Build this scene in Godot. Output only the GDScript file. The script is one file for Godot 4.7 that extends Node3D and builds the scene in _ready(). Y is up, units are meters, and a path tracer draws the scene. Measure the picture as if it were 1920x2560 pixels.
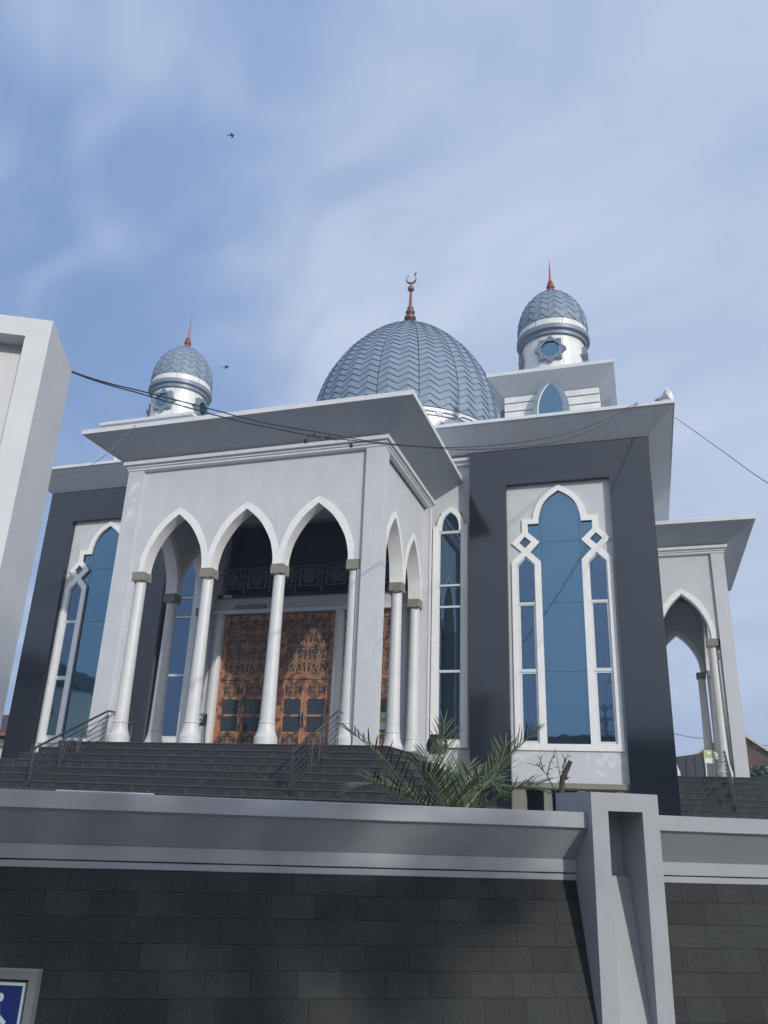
extends Node3D
# Mosque behind a stone-clad boundary wall, seen from the road. Eye level is y = 0; the road lies at y = -2.1.

const ROAD := -2.1
const YARD := -0.5
const FLOOR := 1.294
const CX := -9.56
const CZ := -31.7
const WALL_YAW := 28.91
const GATE_YAW := 27.67

# ------------------------------------------------------------------ mesh builder
class MB:
	var v := PackedVector3Array()
	var n := PackedVector3Array()
	var T := Transform3D.IDENTITY
	func tri(a: Vector3, b: Vector3, c: Vector3) -> void:
		a = T * a; b = T * b; c = T * c
		var m := (b - a).cross(c - a)
		if m.length_squared() < 1e-16: return
		m = m.normalized()
		v.append(a); v.append(c); v.append(b)
		n.append(m); n.append(m); n.append(m)
	func quad(a: Vector3, b: Vector3, c: Vector3, d: Vector3) -> void:
		tri(a, b, c); tri(a, c, d)
	func stri(a: Vector3, b: Vector3, c: Vector3, na: Vector3, nb: Vector3, nc: Vector3) -> void:
		v.append(T * a); v.append(T * c); v.append(T * b)
		n.append((T.basis * na).normalized()); n.append((T.basis * nc).normalized()); n.append((T.basis * nb).normalized())
	func box(lo: Vector3, hi: Vector3) -> void:
		var p := [lo, Vector3(hi.x, lo.y, lo.z), Vector3(hi.x, hi.y, lo.z), Vector3(lo.x, hi.y, lo.z), Vector3(lo.x, lo.y, hi.z), Vector3(hi.x, lo.y, hi.z), hi, Vector3(lo.x, hi.y, hi.z)]
		quad(p[4], p[5], p[6], p[7]); quad(p[1], p[0], p[3], p[2]); quad(p[0], p[4], p[7], p[3])
		quad(p[5], p[1], p[2], p[6]); quad(p[7], p[6], p[2], p[3]); quad(p[0], p[1], p[5], p[4])
	func cbox(lo: Vector3, hi: Vector3, b: float) -> void:
		# box with chamfered edges
		var c := (lo + hi) / 2; var h := (hi - lo) / 2
		b = min(b, min(h.x, min(h.y, h.z)) * 0.9)
		var i := Vector3(h.x - b, h.y - b, h.z - b)
		for s: float in [-1.0, 1.0]:
			var a := [Vector3(s * h.x, -i.y, -i.z), Vector3(s * h.x, i.y, -i.z), Vector3(s * h.x, i.y, i.z), Vector3(s * h.x, -i.y, i.z)]
			var e := [Vector3(-i.x, s * h.y, -i.z), Vector3(-i.x, s * h.y, i.z), Vector3(i.x, s * h.y, i.z), Vector3(i.x, s * h.y, -i.z)]
			var f := [Vector3(-i.x, -i.y, s * h.z), Vector3(i.x, -i.y, s * h.z), Vector3(i.x, i.y, s * h.z), Vector3(-i.x, i.y, s * h.z)]
			for q: Array in [a, e, f]:
				if s > 0: quad(c + q[0], c + q[1], c + q[2], c + q[3])
				else: quad(c + q[3], c + q[2], c + q[1], c + q[0])
		for s: float in [-1.0, 1.0]:
			for t: float in [-1.0, 1.0]:
				_edge(c, Vector3(s * h.x, t * i.y, 0), Vector3(s * i.x, t * h.y, 0), Vector3(0, 0, i.z))
				_edge(c, Vector3(s * h.x, 0, t * i.z), Vector3(s * i.x, 0, t * h.z), Vector3(0, i.y, 0))
				_edge(c, Vector3(0, s * h.y, t * i.z), Vector3(0, s * i.y, t * h.z), Vector3(i.x, 0, 0))
				for u: float in [-1.0, 1.0]:
					var A := c + Vector3(s * h.x, t * i.y, u * i.z); var B := c + Vector3(s * i.x, t * h.y, u * i.z); var C := c + Vector3(s * i.x, t * i.y, u * h.z)
					if s * t * u > 0: tri(A, B, C)
					else: tri(A, C, B)
	func _edge(c: Vector3, p: Vector3, q: Vector3, a: Vector3) -> void:
		var m := (q - p).cross(a)
		if m.dot(p + q) > 0: quad(c + p - a, c + q - a, c + q + a, c + p + a)
		else: quad(c + q - a, c + p - a, c + p + a, c + q + a)
	func flat(polys: Array, w0: float, w1: float, maxw := 0.0, back := true, sides := true) -> void:
		# polygons (first the outline, then holes) in the plane (x, y), extruded from w0 to w1
		var P: Array = []
		for k in polys.size():
			var p: PackedVector2Array = polys[k]
			var area := 0.0
			for j in p.size(): area += p[j].cross(p[(j + 1) % p.size()])
			if (area > 0) != (k == 0):
				p = p.duplicate(); p.reverse()
			P.append(p)
		var xs: Array = []
		for p: PackedVector2Array in P:
			for q in p: xs.append(q.x)
		xs.sort()
		var cuts: Array = []
		for x: float in xs:
			if cuts.is_empty() or x - cuts[-1] > 1e-5:
				if not cuts.is_empty() and maxw > 0.0 and x - cuts[-1] > maxw:
					var a: float = cuts[-1]; var m := int(ceil((x - a) / maxw))
					for j in range(1, m): cuts.append(a + (x - a) * j / m)
				cuts.append(x)
		for k in cuts.size() - 1:
			var x0: float = cuts[k]; var x1: float = cuts[k + 1]; var xm := (x0 + x1) / 2
			var hit: Array = []
			for p: PackedVector2Array in P:
				for j in p.size():
					var a := p[j]; var b := p[(j + 1) % p.size()]
					if (a.x < xm) != (b.x < xm):
						var g := (b.y - a.y) / (b.x - a.x)
						hit.append(Vector3(a.y + g * (xm - a.x), a.y + g * (x0 - a.x), a.y + g * (x1 - a.x)))
			hit.sort_custom(func(p, q): return p.x < q.x)
			for j in range(0, hit.size() - 1, 2):
				var l: Vector3 = hit[j]; var u: Vector3 = hit[j + 1]
				quad(Vector3(x0, l.y, w1), Vector3(x1, l.z, w1), Vector3(x1, u.z, w1), Vector3(x0, u.y, w1))
				if back: quad(Vector3(x1, l.z, w0), Vector3(x0, l.y, w0), Vector3(x0, u.y, w0), Vector3(x1, u.z, w0))
		if not sides: return
		for p: PackedVector2Array in P:
			for j in p.size():
				var a := p[j]; var b := p[(j + 1) % p.size()]
				var m := 1 if maxw <= 0.0 else int(max(1.0, ceil(abs(b.x - a.x) / maxw)))
				for i in m:
					var c := a.lerp(b, float(i) / m); var d := a.lerp(b, float(i + 1) / m)
					quad(Vector3(c.x, c.y, w0), Vector3(d.x, d.y, w0), Vector3(d.x, d.y, w1), Vector3(c.x, c.y, w1))
	func ribbon(p: PackedVector2Array, width: float, w0: float, w1: float) -> void:
		# raised band along a flat line
		var L := PackedVector2Array(); var R := PackedVector2Array()
		for j in p.size():
			var a := p[max(j - 1, 0)]; var b := p[min(j + 1, p.size() - 1)]
			var d := (b - a).normalized(); var m := Vector2(-d.y, d.x) * width / 2
			L.append(p[j] + m); R.append(p[j] - m)
		for j in p.size() - 1:
			quad(Vector3(R[j].x, R[j].y, w1), Vector3(R[j + 1].x, R[j + 1].y, w1), Vector3(L[j + 1].x, L[j + 1].y, w1), Vector3(L[j].x, L[j].y, w1))
			quad(Vector3(R[j].x, R[j].y, w0), Vector3(R[j + 1].x, R[j + 1].y, w0), Vector3(R[j + 1].x, R[j + 1].y, w1), Vector3(R[j].x, R[j].y, w1))
			quad(Vector3(L[j + 1].x, L[j + 1].y, w0), Vector3(L[j].x, L[j].y, w0), Vector3(L[j].x, L[j].y, w1), Vector3(L[j + 1].x, L[j + 1].y, w1))
	func lathe(prof: Array, c: Vector3, seg := 32, smooth := true, a0 := 0.0, a1 := TAU) -> void:
		# prof: Vector2(radius, height); a repeated point makes a sharp edge
		var N: Array = []
		for i in prof.size():
			var t := Vector2.ZERO
			if i > 0 and not prof[i].is_equal_approx(prof[i - 1]): t += (prof[i] - prof[i - 1]).normalized()
			if i < prof.size() - 1 and not prof[i].is_equal_approx(prof[i + 1]): t += (prof[i + 1] - prof[i]).normalized()
			N.append(Vector2(t.y, -t.x).normalized())
		for k in seg:
			var p := a0 + (a1 - a0) * k / seg; var q := a0 + (a1 - a0) * (k + 1) / seg
			var up := Vector3(cos(p), 0, -sin(p)); var uq := Vector3(cos(q), 0, -sin(q)); var um := (up + uq).normalized()
			for i in prof.size() - 1:
				var r: Vector2 = prof[i]; var s: Vector2 = prof[i + 1]
				if r.is_equal_approx(s): continue
				var Y := Vector3.UP
				var A := c + up * r.x + Y * r.y; var B := c + uq * r.x + Y * r.y; var C := c + uq * s.x + Y * s.y; var D := c + up * s.x + Y * s.y
				if smooth:
					var nr: Vector2 = N[i]; var ns: Vector2 = N[i + 1]
					if r.x > 1e-5: stri(A, B, C, up * nr.x + Y * nr.y, uq * nr.x + Y * nr.y, uq * ns.x + Y * ns.y)
					if s.x > 1e-5: stri(A, C, D, up * nr.x + Y * nr.y, uq * ns.x + Y * ns.y, up * ns.x + Y * ns.y)
					if r.x <= 1e-5: stri(A, C, D, um * nr.x + Y * nr.y, uq * ns.x + Y * ns.y, up * ns.x + Y * ns.y)
				else:
					quad(A, B, C, D)
	func tube(p: Array, r: float, seg := 8, r_end := -1.0) -> void:
		var rings: Array = []; var nr: Array = []
		var up := Vector3.UP
		for i in p.size():
			var d: Vector3 = (p[min(i + 1, p.size() - 1)] - p[max(i - 1, 0)]).normalized()
			if abs(d.dot(up)) > 0.95: up = Vector3(1, 0, 0.2).normalized()
			var s := d.cross(up).normalized(); var u := s.cross(d)
			var rr := r if r_end < 0 else lerpf(r, r_end, float(i) / (p.size() - 1))
			var ring: Array = []; var nn: Array = []
			for k in seg:
				var a := TAU * k / seg; var m := s * cos(a) + u * sin(a)
				ring.append(p[i] + m * rr); nn.append(m)
			rings.append(ring); nr.append(nn)
		for i in p.size() - 1:
			for k in seg:
				var j := (k + 1) % seg
				stri(rings[i][k], rings[i + 1][j], rings[i][j], nr[i][k], nr[i + 1][j], nr[i][j])
				stri(rings[i][k], rings[i + 1][k], rings[i + 1][j], nr[i][k], nr[i + 1][k], nr[i + 1][j])
		for e in [0, p.size() - 1]:
			for k in seg:
				var j := (k + 1) % seg
				if e == 0: tri(p[0], rings[0][k], rings[0][j])
				else: tri(p[e], rings[e][j], rings[e][k])
	func loft(x0: float, x1: float, zb: float, zf: float, prof: Array, sides := "LFR") -> void:
		# mouldings round a rectangle; prof: Vector2(outwards, height)
		for i in prof.size() - 1:
			var p: Vector2 = prof[i]; var q: Vector2 = prof[i + 1]
			var l := 1.0 if "L" in sides else 0.0; var r := 1.0 if "R" in sides else 0.0; var f := 1.0 if "F" in sides else 0.0; var b := 1.0 if "B" in sides else 0.0
			var P := [Vector3(x0 - p.x * l, p.y, zf + p.x * f), Vector3(x1 + p.x * r, p.y, zf + p.x * f), Vector3(x1 + p.x * r, p.y, zb - p.x * b), Vector3(x0 - p.x * l, p.y, zb - p.x * b)]
			var Q := [Vector3(x0 - q.x * l, q.y, zf + q.x * f), Vector3(x1 + q.x * r, q.y, zf + q.x * f), Vector3(x1 + q.x * r, q.y, zb - q.x * b), Vector3(x0 - q.x * l, q.y, zb - q.x * b)]
			if f > 0: quad(P[0], P[1], Q[1], Q[0])
			if r > 0: quad(P[1], P[2], Q[2], Q[1])
			if b > 0: quad(P[2], P[3], Q[3], Q[2])
			if l > 0: quad(P[3], P[0], Q[0], Q[3])
	func bend(c: Vector3, r: float, ang: float) -> void:
		# wraps what was built flat (x along, y up, z outwards) round an upright cylinder
		for i in v.size():
			var p := v[i]; var a := ang + p.x / r
			v[i] = c + Vector3(cos(a) * (r + p.z), p.y, -sin(a) * (r + p.z)) if false else c + Vector3(sin(a) * (r + p.z), p.y, cos(a) * (r + p.z))
			var m := n[i]
			n[i] = Vector3(cos(a), 0, -sin(a)) * m.x + Vector3.UP * m.y + Vector3(sin(a), 0, cos(a)) * m.z
	func mesh(offset: Vector3) -> ArrayMesh:
		var w := v
		if offset != Vector3.ZERO:
			w = PackedVector3Array(); w.resize(v.size())
			for i in v.size(): w[i] = v[i] - offset
		var arr := []; arr.resize(Mesh.ARRAY_MAX)
		arr[Mesh.ARRAY_VERTEX] = w; arr[Mesh.ARRAY_NORMAL] = n
		var m := ArrayMesh.new(); m.add_surface_from_arrays(Mesh.PRIMITIVE_TRIANGLES, arr)
		return m

# ------------------------------------------------------------------ naming helpers
var taken := {}
var M := {}
var rng := RandomNumberGenerator.new()

func numbered(called: String) -> String:
	taken[called] = taken.get(called, -1) + 1
	return called if taken[called] == 0 else "%s_%03d" % [called, taken[called]]

func thing(called: String, label: String, category: String, at := Vector3.ZERO, yaw := 0.0, group := "") -> Node3D:
	var o := Node3D.new(); o.name = numbered(called); add_child(o, true)
	o.position = at; o.rotation_degrees.y = yaw
	o.set_meta("label", label); o.set_meta("category", category)
	if group != "": o.set_meta("group", group)
	return o

func base_of(p: Node3D) -> Vector3:
	var q := p
	while q.get_parent() != self and q.get_parent() != null: q = q.get_parent()
	return q.position if q.rotation == Vector3.ZERO else Vector3.ZERO

func part(p: Node3D, called: String, m: MB, mat: Material, label := "") -> MeshInstance3D:
	var o := MeshInstance3D.new(); o.name = called
	o.mesh = m.mesh(base_of(p)); o.material_override = mat
	p.add_child(o, true)
	if label != "": o.set_meta("label", label)
	return o

func structure(called: String, m: MB, mat: Material, kind := "structure") -> MeshInstance3D:
	var o := MeshInstance3D.new(); o.name = numbered(called)
	o.mesh = m.mesh(Vector3.ZERO); o.material_override = mat; add_child(o, true)
	o.set_meta("kind", kind)
	return o

# ------------------------------------------------------------------ materials
func lin(r: float, g: float, b: float) -> Color:
	return Color(r, g, b).linear_to_srgb()

func noise(seed_: int, freq: float, oct: int, kind := FastNoiseLite.TYPE_SIMPLEX_SMOOTH) -> FastNoiseLite:
	var f := FastNoiseLite.new(); f.seed = seed_; f.frequency = freq; f.noise_type = kind
	f.fractal_type = FastNoiseLite.FRACTAL_FBM; f.fractal_octaves = oct
	return f

func field(seed_: int, size: int, freq: float, oct: int) -> PackedByteArray:
	var im: Image = noise(seed_, freq, oct).get_seamless_image(size, size)
	im.convert(Image.FORMAT_L8)
	return im.get_data()

func tex(size: int, f: Callable) -> ImageTexture:
	var b := PackedByteArray(); b.resize(size * size * 3)
	for i in size * size:
		var c: Color = f.call(i).linear_to_srgb()
		b[i * 3] = int(clampf(c.r, 0, 1) * 255); b[i * 3 + 1] = int(clampf(c.g, 0, 1) * 255); b[i * 3 + 2] = int(clampf(c.b, 0, 1) * 255)
	var im := Image.create_from_data(size, size, false, Image.FORMAT_RGB8, b); im.generate_mipmaps()
	return ImageTexture.create_from_image(im)

func bump(seed_: int, size: int, freq: float, oct: int, strength: float) -> ImageTexture:
	var im: Image = noise(seed_, freq, oct).get_seamless_image(size, size)
	im.convert(Image.FORMAT_RGBA8); im.bump_map_to_normal_map(strength); im.generate_mipmaps()
	return ImageTexture.create_from_image(im)

func mat(color: Color, rough: float, metal := 0.0, texture: Texture2D = null, scale := Vector3.ONE, normal: Texture2D = null, nscale := 0.5, world := true) -> StandardMaterial3D:
	var m := StandardMaterial3D.new()
	m.albedo_color = color; m.roughness = rough; m.metallic = metal
	if texture or normal:
		m.uv1_triplanar = true; m.uv1_world_triplanar = world; m.uv1_scale = scale
	if texture: m.albedo_texture = texture
	if normal:
		m.normal_enabled = true; m.normal_texture = normal; m.normal_scale = nscale
	return m

func make_materials() -> void:
	var S := 512
	var n1 := field(1, S, 0.006, 4); var n2 := field(2, S, 0.03, 4); var n3 := field(3, S, 0.15, 2); var n4 := field(4, S, 0.4, 1)
	var fine := bump(5, S, 0.08, 4, 3.0)
	var wavy := bump(6, S, 0.012, 3, 6.0)
	var drip := noise(14, 0.035, 3)
	var t_plaster := tex(S, func(i): 
		var x: int = i % S; var y := int(i / float(S))
		var run := drip.get_noise_2d(x * 1.0, y * .06) * .5 + .5
		var wash := smoothstep(.55, .9, run) * smoothstep(.35, .75, n1[i] / 255.0)
		var k := 0.90 + 0.11 * n1[i] / 255.0 + 0.03 * (n3[i] / 255.0 - 0.5) - 0.10 * wash
		return Color(k, k, k * (1.0 - .01 * wash)))
	var t_patch := tex(S, func(i):
		var a := smoothstep(0.50, 0.60, n1[i] / 255.0 * 0.6 + n2[i] / 255.0 * 0.4)
		var k := lerpf(0.86, 1.0, a) + 0.05 * (n3[i] / 255.0 - 0.5)
		return Color(k * 0.985, k * 0.99, k))
	var t_concrete := tex(S, func(i):
		var k := 0.62 + 0.5 * (n2[i] / 255.0 - 0.5) + 0.25 * (n3[i] / 255.0 - 0.5)
		return Color(k, k * 0.985, k * 0.92))
	var t_andesite := tex(S, func(i):
		var pore := 1.0 - 0.75 * smoothstep(0.68, 0.8, n4[i] / 255.0)
		var k := (0.78 + 0.75 * (n2[i] / 255.0 - 0.5) + 1.1 * (n3[i] / 255.0 - 0.5)) * pore
		return Color(k, k, k))
	var t_granite := tex(S, func(i):
		var k := 0.8 + 0.7 * (n4[i] / 255.0 - 0.5) + 0.4 * (n3[i] / 255.0 - 0.5)
		return Color(k, k, k))
	var streak := noise(9, 0.02, 3)
	var t_step := tex(S, func(i):
		var x: int = i % S; var y := int(i / float(S))
		var s: float = smoothstep(0.62, 0.72, n4[(y * 0) * S + x] / 255.0) * smoothstep(0.60, 0.72, n1[i] / 255.0) * (0.4 + 0.6 * n2[i] / 255.0)
		var k := 0.8 + 0.5 * (n4[i] / 255.0 - 0.5) + 0.4 * (n2[i] / 255.0 - 0.5) + s * 2.2
		return Color(k, k, k) * 0.3)
	var t_column := tex(S, func(i):
		var k := 0.93 + 0.12 * (n2[i] / 255.0 - 0.5) + 0.10 * (n1[i] / 255.0 - 0.5)
		return Color(k, k * 0.997, k * 0.985))
	var grain := noise(11, 0.02, 4)
	var t_wood := tex(S, func(i):
		var x: int = i % S; var y := int(i / float(S))
		var g := grain.get_noise_2d(x * 3.2, y * 0.25) * 0.5 + 0.5
		var d := smoothstep(0.44, 0.62, n1[i] / 255.0 * 0.7 + g * 0.3)
		var c := Color(0.43, 0.205, 0.108).lerp(Color(0.12, 0.065, 0.05), d)
		return c * (0.72 + 0.55 * g))
	var t_carve := tex(S, func(i):
		var c := Color(0.47, 0.265, 0.15).lerp(Color(0.28, 0.15, 0.09), n2[i] / 255.0)
		return c * (0.85 + 0.3 * n3[i] / 255.0))
	var t_metalpanel := tex(S, func(i):
		var k := 0.9 + 0.2 * (n1[i] / 255.0 - 0.5) + 0.05 * (n3[i] / 255.0 - 0.5)
		return Color(k, k, k))
	var t_ground := tex(S, func(i):
		var k := 0.8 + 0.4 * (n1[i] / 255.0 - 0.5) + 0.6 * (n3[i] / 255.0 - 0.5)
		return Color(k, k, k))

	M.plaster = mat(lin(0.545, 0.56, 0.585), 0.8, 0, t_plaster, Vector3.ONE * 0.35, fine, 0.06)
	M.plaster_patchy = mat(lin(0.62, 0.63, 0.645), 0.85, 0, t_patch, Vector3.ONE * 0.28, fine, 0.09)
	M.filler = mat(lin(0.67, 0.675, 0.675), 0.9, 0, t_patch, Vector3.ONE * 0.8)
	M.panel = mat(lin(0.55, 0.56, 0.57), 0.8, 0, t_plaster, Vector3.ONE * 0.5, fine, 0.06)
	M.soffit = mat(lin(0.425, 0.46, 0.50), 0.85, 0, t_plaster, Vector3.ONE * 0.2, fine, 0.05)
	M.fascia = mat(lin(0.64, 0.655, 0.67), 0.75, 0, t_plaster, Vector3.ONE * 0.7, fine, 0.06)
	M.trim = mat(lin(0.80, 0.80, 0.785), 0.6, 0, t_plaster, Vector3.ONE * 0.9, fine, 0.05)
	M.column = mat(lin(0.62, 0.625, 0.63), 0.42, 0, t_column, Vector3(1.2, 0.6, 1.2), fine, 0.06)
	M.concrete = mat(lin(0.38, 0.375, 0.34), 0.95, 0, t_concrete, Vector3.ONE * 1.6, fine, 1.0)
	M.granite = mat(lin(0.010, 0.0145, 0.021), 0.10, 0, t_granite, Vector3.ONE * 1.6)
	M.granite.metallic_specular = 0.85
	M.step = mat(lin(0.125, 0.135, 0.142), 0.42, 0, t_step, Vector3.ONE * 0.8, fine, 0.06)
	M.nosing = mat(lin(0.06, 0.065, 0.072), 0.32, 0, t_granite, Vector3.ONE * 2.0)
	for k in 6:
		var b := [0.023, 0.026, 0.029, 0.031, 0.020, 0.041][k] as float
		M["stone%d" % k] = mat(lin(b * 1.32, b * 1.47, b * 1.45), 0.5, 0, t_andesite, Vector3.ONE * 2.3, fine, 0.9)
		M["stone%d" % k].metallic_specular = 0.24
	M.joint = mat(lin(0.016, 0.017, 0.018), 0.95)
	M.wallpaint = mat(lin(0.30, 0.315, 0.335), 0.6, 0, t_plaster, Vector3.ONE * 0.5, wavy, 0.12)
	M.wallpaint_dim = mat(lin(0.25, 0.255, 0.255), 0.55, 0, t_plaster, Vector3.ONE * 0.5, wavy, 0.12)
	M.gatepaint = mat(lin(0.60, 0.61, 0.62), 0.75, 0, t_plaster, Vector3.ONE * 0.3, fine, 0.05)
	for k in 3:
		var b := [0.97, 1.0, 1.04][k] as float
		M["slate%d" % k] = mat(lin(0.205 * b, 0.268 * b, 0.345 * b), 0.55, 0.0, t_metalpanel, Vector3.ONE * 0.6)
	M.slate_dark = mat(lin(0.06, 0.082, 0.115), 0.7)
	M.slate_trim = mat(lin(0.20, 0.245, 0.305), 0.45, 0.1, t_metalpanel, Vector3.ONE * 0.6)
	M.slate_pale = mat(lin(0.22, 0.27, 0.33), 0.4, 0.1, t_metalpanel, Vector3.ONE * 0.6)
	M.acp = mat(lin(0.74, 0.75, 0.735), 0.34, 0.0, t_metalpanel, Vector3.ONE * 0.4)
	M.acp.clearcoat_enabled = true; M.acp.clearcoat = 0.25; M.acp.clearcoat_roughness = 0.12
	M.acp_line = mat(lin(0.12, 0.13, 0.15), 0.7)
	M.copper = mat(lin(0.30, 0.115, 0.085), 0.42, 0.4)
	M.bronze = mat(lin(0.17, 0.095, 0.085), 0.36, 0.5)
	M.pane = mat(lin(0.132, 0.235, 0.325), 0.02, 0.92, null, Vector3.ONE * 0.35, wavy, 0.012)
	M.pane_side = mat(lin(0.10, 0.16, 0.235), 0.03, 0.92, null, Vector3.ONE * 0.35, wavy, 0.012)
	M.pane_dark = mat(lin(0.07, 0.12, 0.17), 0.05, 0.9)
	M.pane_door = mat(lin(0.035, 0.052, 0.060), 0.12, 0.3)
	M.aluminium = mat(lin(0.62, 0.64, 0.65), 0.35, 0.1)
	M.gasket = mat(lin(0.03, 0.05, 0.08), 0.5)
	M.wood = mat(Color.WHITE, 0.5, 0, t_wood, Vector3(0.9, 0.9, 0.9), fine, 0.09)
	M.carve = mat(Color.WHITE, 0.6, 0, t_carve, Vector3.ONE * 2.0)
	M.carve_back = mat(lin(0.052, 0.045, 0.046), 0.4)
	M.steel = mat(lin(0.20, 0.19, 0.19), 0.28, 1.0)
	M.steel_dark = mat(lin(0.16, 0.17, 0.18), 0.35, 0.8)
	M.balcony = mat(lin(0.10, 0.12, 0.14), 0.5, 0.2)
	M.balcony_bar = mat(lin(0.26, 0.29, 0.32), 0.5, 0.2)
	M.interior = mat(lin(0.30, 0.32, 0.35), 0.9)
	M.dark_glass = mat(lin(0.022, 0.034, 0.045), 0.06)
	M.dark_glass.metallic_specular = 0.9
	M.white = mat(lin(0.78, 0.78, 0.77), 0.5)
	M.medal_white = mat(lin(0.62, 0.64, 0.74), 0.4)
	M.medal_rim = mat(lin(0.10, 0.085, 0.20), 0.4)
	M.medal_blue = mat(lin(0.06, 0.08, 0.48), 0.4)
	M.green = mat(lin(0.012, 0.115, 0.07), 0.45)
	M.lime = mat(lin(0.36, 0.52, 0.14), 0.5)
	M.grey_print = mat(lin(0.18, 0.18, 0.19), 0.6)
	M.blackbag = mat(lin(0.018, 0.019, 0.022), 0.55, 0, null, Vector3.ONE * 3, wavy, 1.0)
	M.cable = mat(lin(0.018, 0.021, 0.028), 0.6)
	M.cable_pale = mat(lin(0.12, 0.13, 0.15), 0.6)
	M.sign_blue = mat(lin(0.010, 0.022, 0.105), 0.3)
	M.sign_white = mat(lin(0.40, 0.45, 0.50), 0.5)
	M.sign_frame = mat(lin(0.15, 0.165, 0.175), 0.5, 0.2, t_plaster, Vector3.ONE)
	M.sign_back = mat(lin(0.04, 0.055, 0.06), 0.6)
	for k in 3:
		var c: Color = [Color(0.072, 0.106, 0.047), Color(0.055, 0.086, 0.042), Color(0.105, 0.130, 0.058)][k]
		M["leaf%d" % k] = mat(c.linear_to_srgb(), 0.42)
		M["leaf%d" % k].backlight_enabled = true
		M["leaf%d" % k].backlight = Color(0.12, 0.18, 0.06)
	M.rachis = mat(lin(0.15, 0.17, 0.07), 0.5)
	M.bark = mat(lin(0.14, 0.10, 0.075), 0.9, 0, t_concrete, Vector3.ONE * 6, fine, 1.0)
	M.twig_grey = mat(lin(0.125, 0.10, 0.09), 0.9, 0, t_concrete, Vector3.ONE * 6, fine, 1.0)
	M.twig = mat(lin(0.075, 0.06, 0.05), 0.9)
	M.asphalt = mat(lin(0.06, 0.06, 0.062), 0.9, 0, t_ground, Vector3.ONE * 0.6, fine, 0.8)
	M.paving = mat(lin(0.34, 0.335, 0.32), 0.85, 0, t_ground, Vector3.ONE * 0.4, fine, 0.12)
	M.earth = mat(lin(0.16, 0.14, 0.10), 0.95, 0, t_ground, Vector3.ONE * 0.1)
	M.kerb = mat(lin(0.36, 0.36, 0.35), 0.85, 0, t_concrete, Vector3.ONE)
	M.soil = mat(lin(0.07, 0.055, 0.04), 0.95, 0, t_ground, Vector3.ONE)
	M.brick = mat(lin(0.20, 0.115, 0.085), 0.9, 0, t_concrete, Vector3.ONE * 0.8)
	M.brick_b = mat(lin(0.16, 0.085, 0.062), 0.9, 0, t_concrete, Vector3.ONE * 0.8)
	M.mortar = mat(lin(0.20, 0.165, 0.14), 0.95)
	M.verge = mat(lin(0.50, 0.47, 0.40), 0.8)
	M.maroon = mat(lin(0.060, 0.028, 0.026), 0.7)
	M.orange_board = mat(lin(0.28, 0.085, 0.045), 0.6)
	M.cream = mat(lin(0.62, 0.57, 0.45), 0.8, 0, t_plaster, Vector3.ONE * 0.3)
	M.sheetgrey = mat(lin(0.055, 0.062, 0.070), 0.7, 0.1, t_metalpanel, Vector3.ONE * 0.2)
	M.bird = mat(lin(0.055, 0.06, 0.08), 0.8)
	M.house_wall = mat(lin(0.50, 0.47, 0.42), 0.85, 0, t_plaster, Vector3.ONE * 0.3)
	M.house_roof = mat(lin(0.05, 0.04, 0.038), 0.8, 0, t_ground, Vector3.ONE * 0.3)

# ------------------------------------------------------------------ shapes shared by several things
func catmull(p: Array, per := 6) -> PackedVector2Array:
	var o := PackedVector2Array()
	for i in p.size() - 1:
		var a: Vector2 = p[max(i - 1, 0)]; var b: Vector2 = p[i]; var c: Vector2 = p[i + 1]; var d: Vector2 = p[min(i + 2, p.size() - 1)]
		for k in per: o.append(b.cubic_interpolate(c, a, d, float(k) / per))
	o.append(p[-1])
	return o

func half_curve(p: Array, sx: float) -> PackedVector2Array:
	var q: Array = []
	for e: Vector2 in p: q.append(Vector2(e.x * sx, e.y))
	return catmull(q)

const ARCH_IN := [Vector2(.872, 5.70), Vector2(.860, 5.91), Vector2(.775, 6.28), Vector2(.612, 6.61), Vector2(.42, 6.89), Vector2(.215, 7.09), Vector2(0, 7.266)]
const ARCH_OUT := [Vector2(1.015, 6.04), Vector2(.945, 6.29), Vector2(.815, 6.63), Vector2(.65, 6.91), Vector2(.45, 7.14), Vector2(.24, 7.31), Vector2(0, 7.448)]

func arch_line(c: float, sx: float, inner: bool) -> PackedVector2Array:
	# from the left springing over the point to the right springing
	var h := half_curve(ARCH_IN if inner else ARCH_OUT, sx)
	var o := PackedVector2Array()
	for e in h: o.append(Vector2(c - e.x, e.y))
	for i in range(h.size() - 2, -1, -1): o.append(Vector2(c + h[i].x, h[i].y))
	return o

func arcade(p: Node3D, T: Transform3D, centers: Array, sx: float, u0: float, u1: float, top: float, thick := 0.36) -> void:
	var W := PackedVector2Array([Vector2(u0, 5.70)])
	var B := PackedVector2Array()
	var first: float = centers[0] - 1.015 * sx; var last: float = centers[-1] + 1.015 * sx
	W.append(Vector2(first, 5.70)); B.append(Vector2(first, 5.70))
	for i in centers.size():
		var o := arch_line(centers[i], sx, false)
		if i > 0: o.remove_at(0)
		W.append_array(o); B.append_array(o)
	W.append(Vector2(last, 5.70)); B.append(Vector2(last, 5.70))
	W.append_array(PackedVector2Array([Vector2(u1, 5.70), Vector2(u1, top), Vector2(u0, top)]))
	for i in range(centers.size() - 1, -1, -1):
		var o := arch_line(centers[i], sx, true); o.reverse(); B.append_array(o)
	var w := MB.new(); w.T = T; w.flat([W], -thick + 0.004, 0)
	part(p, "arcade_wall", w, M.plaster)
	var b := MB.new(); b.T = T; b.flat([B], -thick, 0.012)
	part(p, "arch_surround", b, M.trim)

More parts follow.
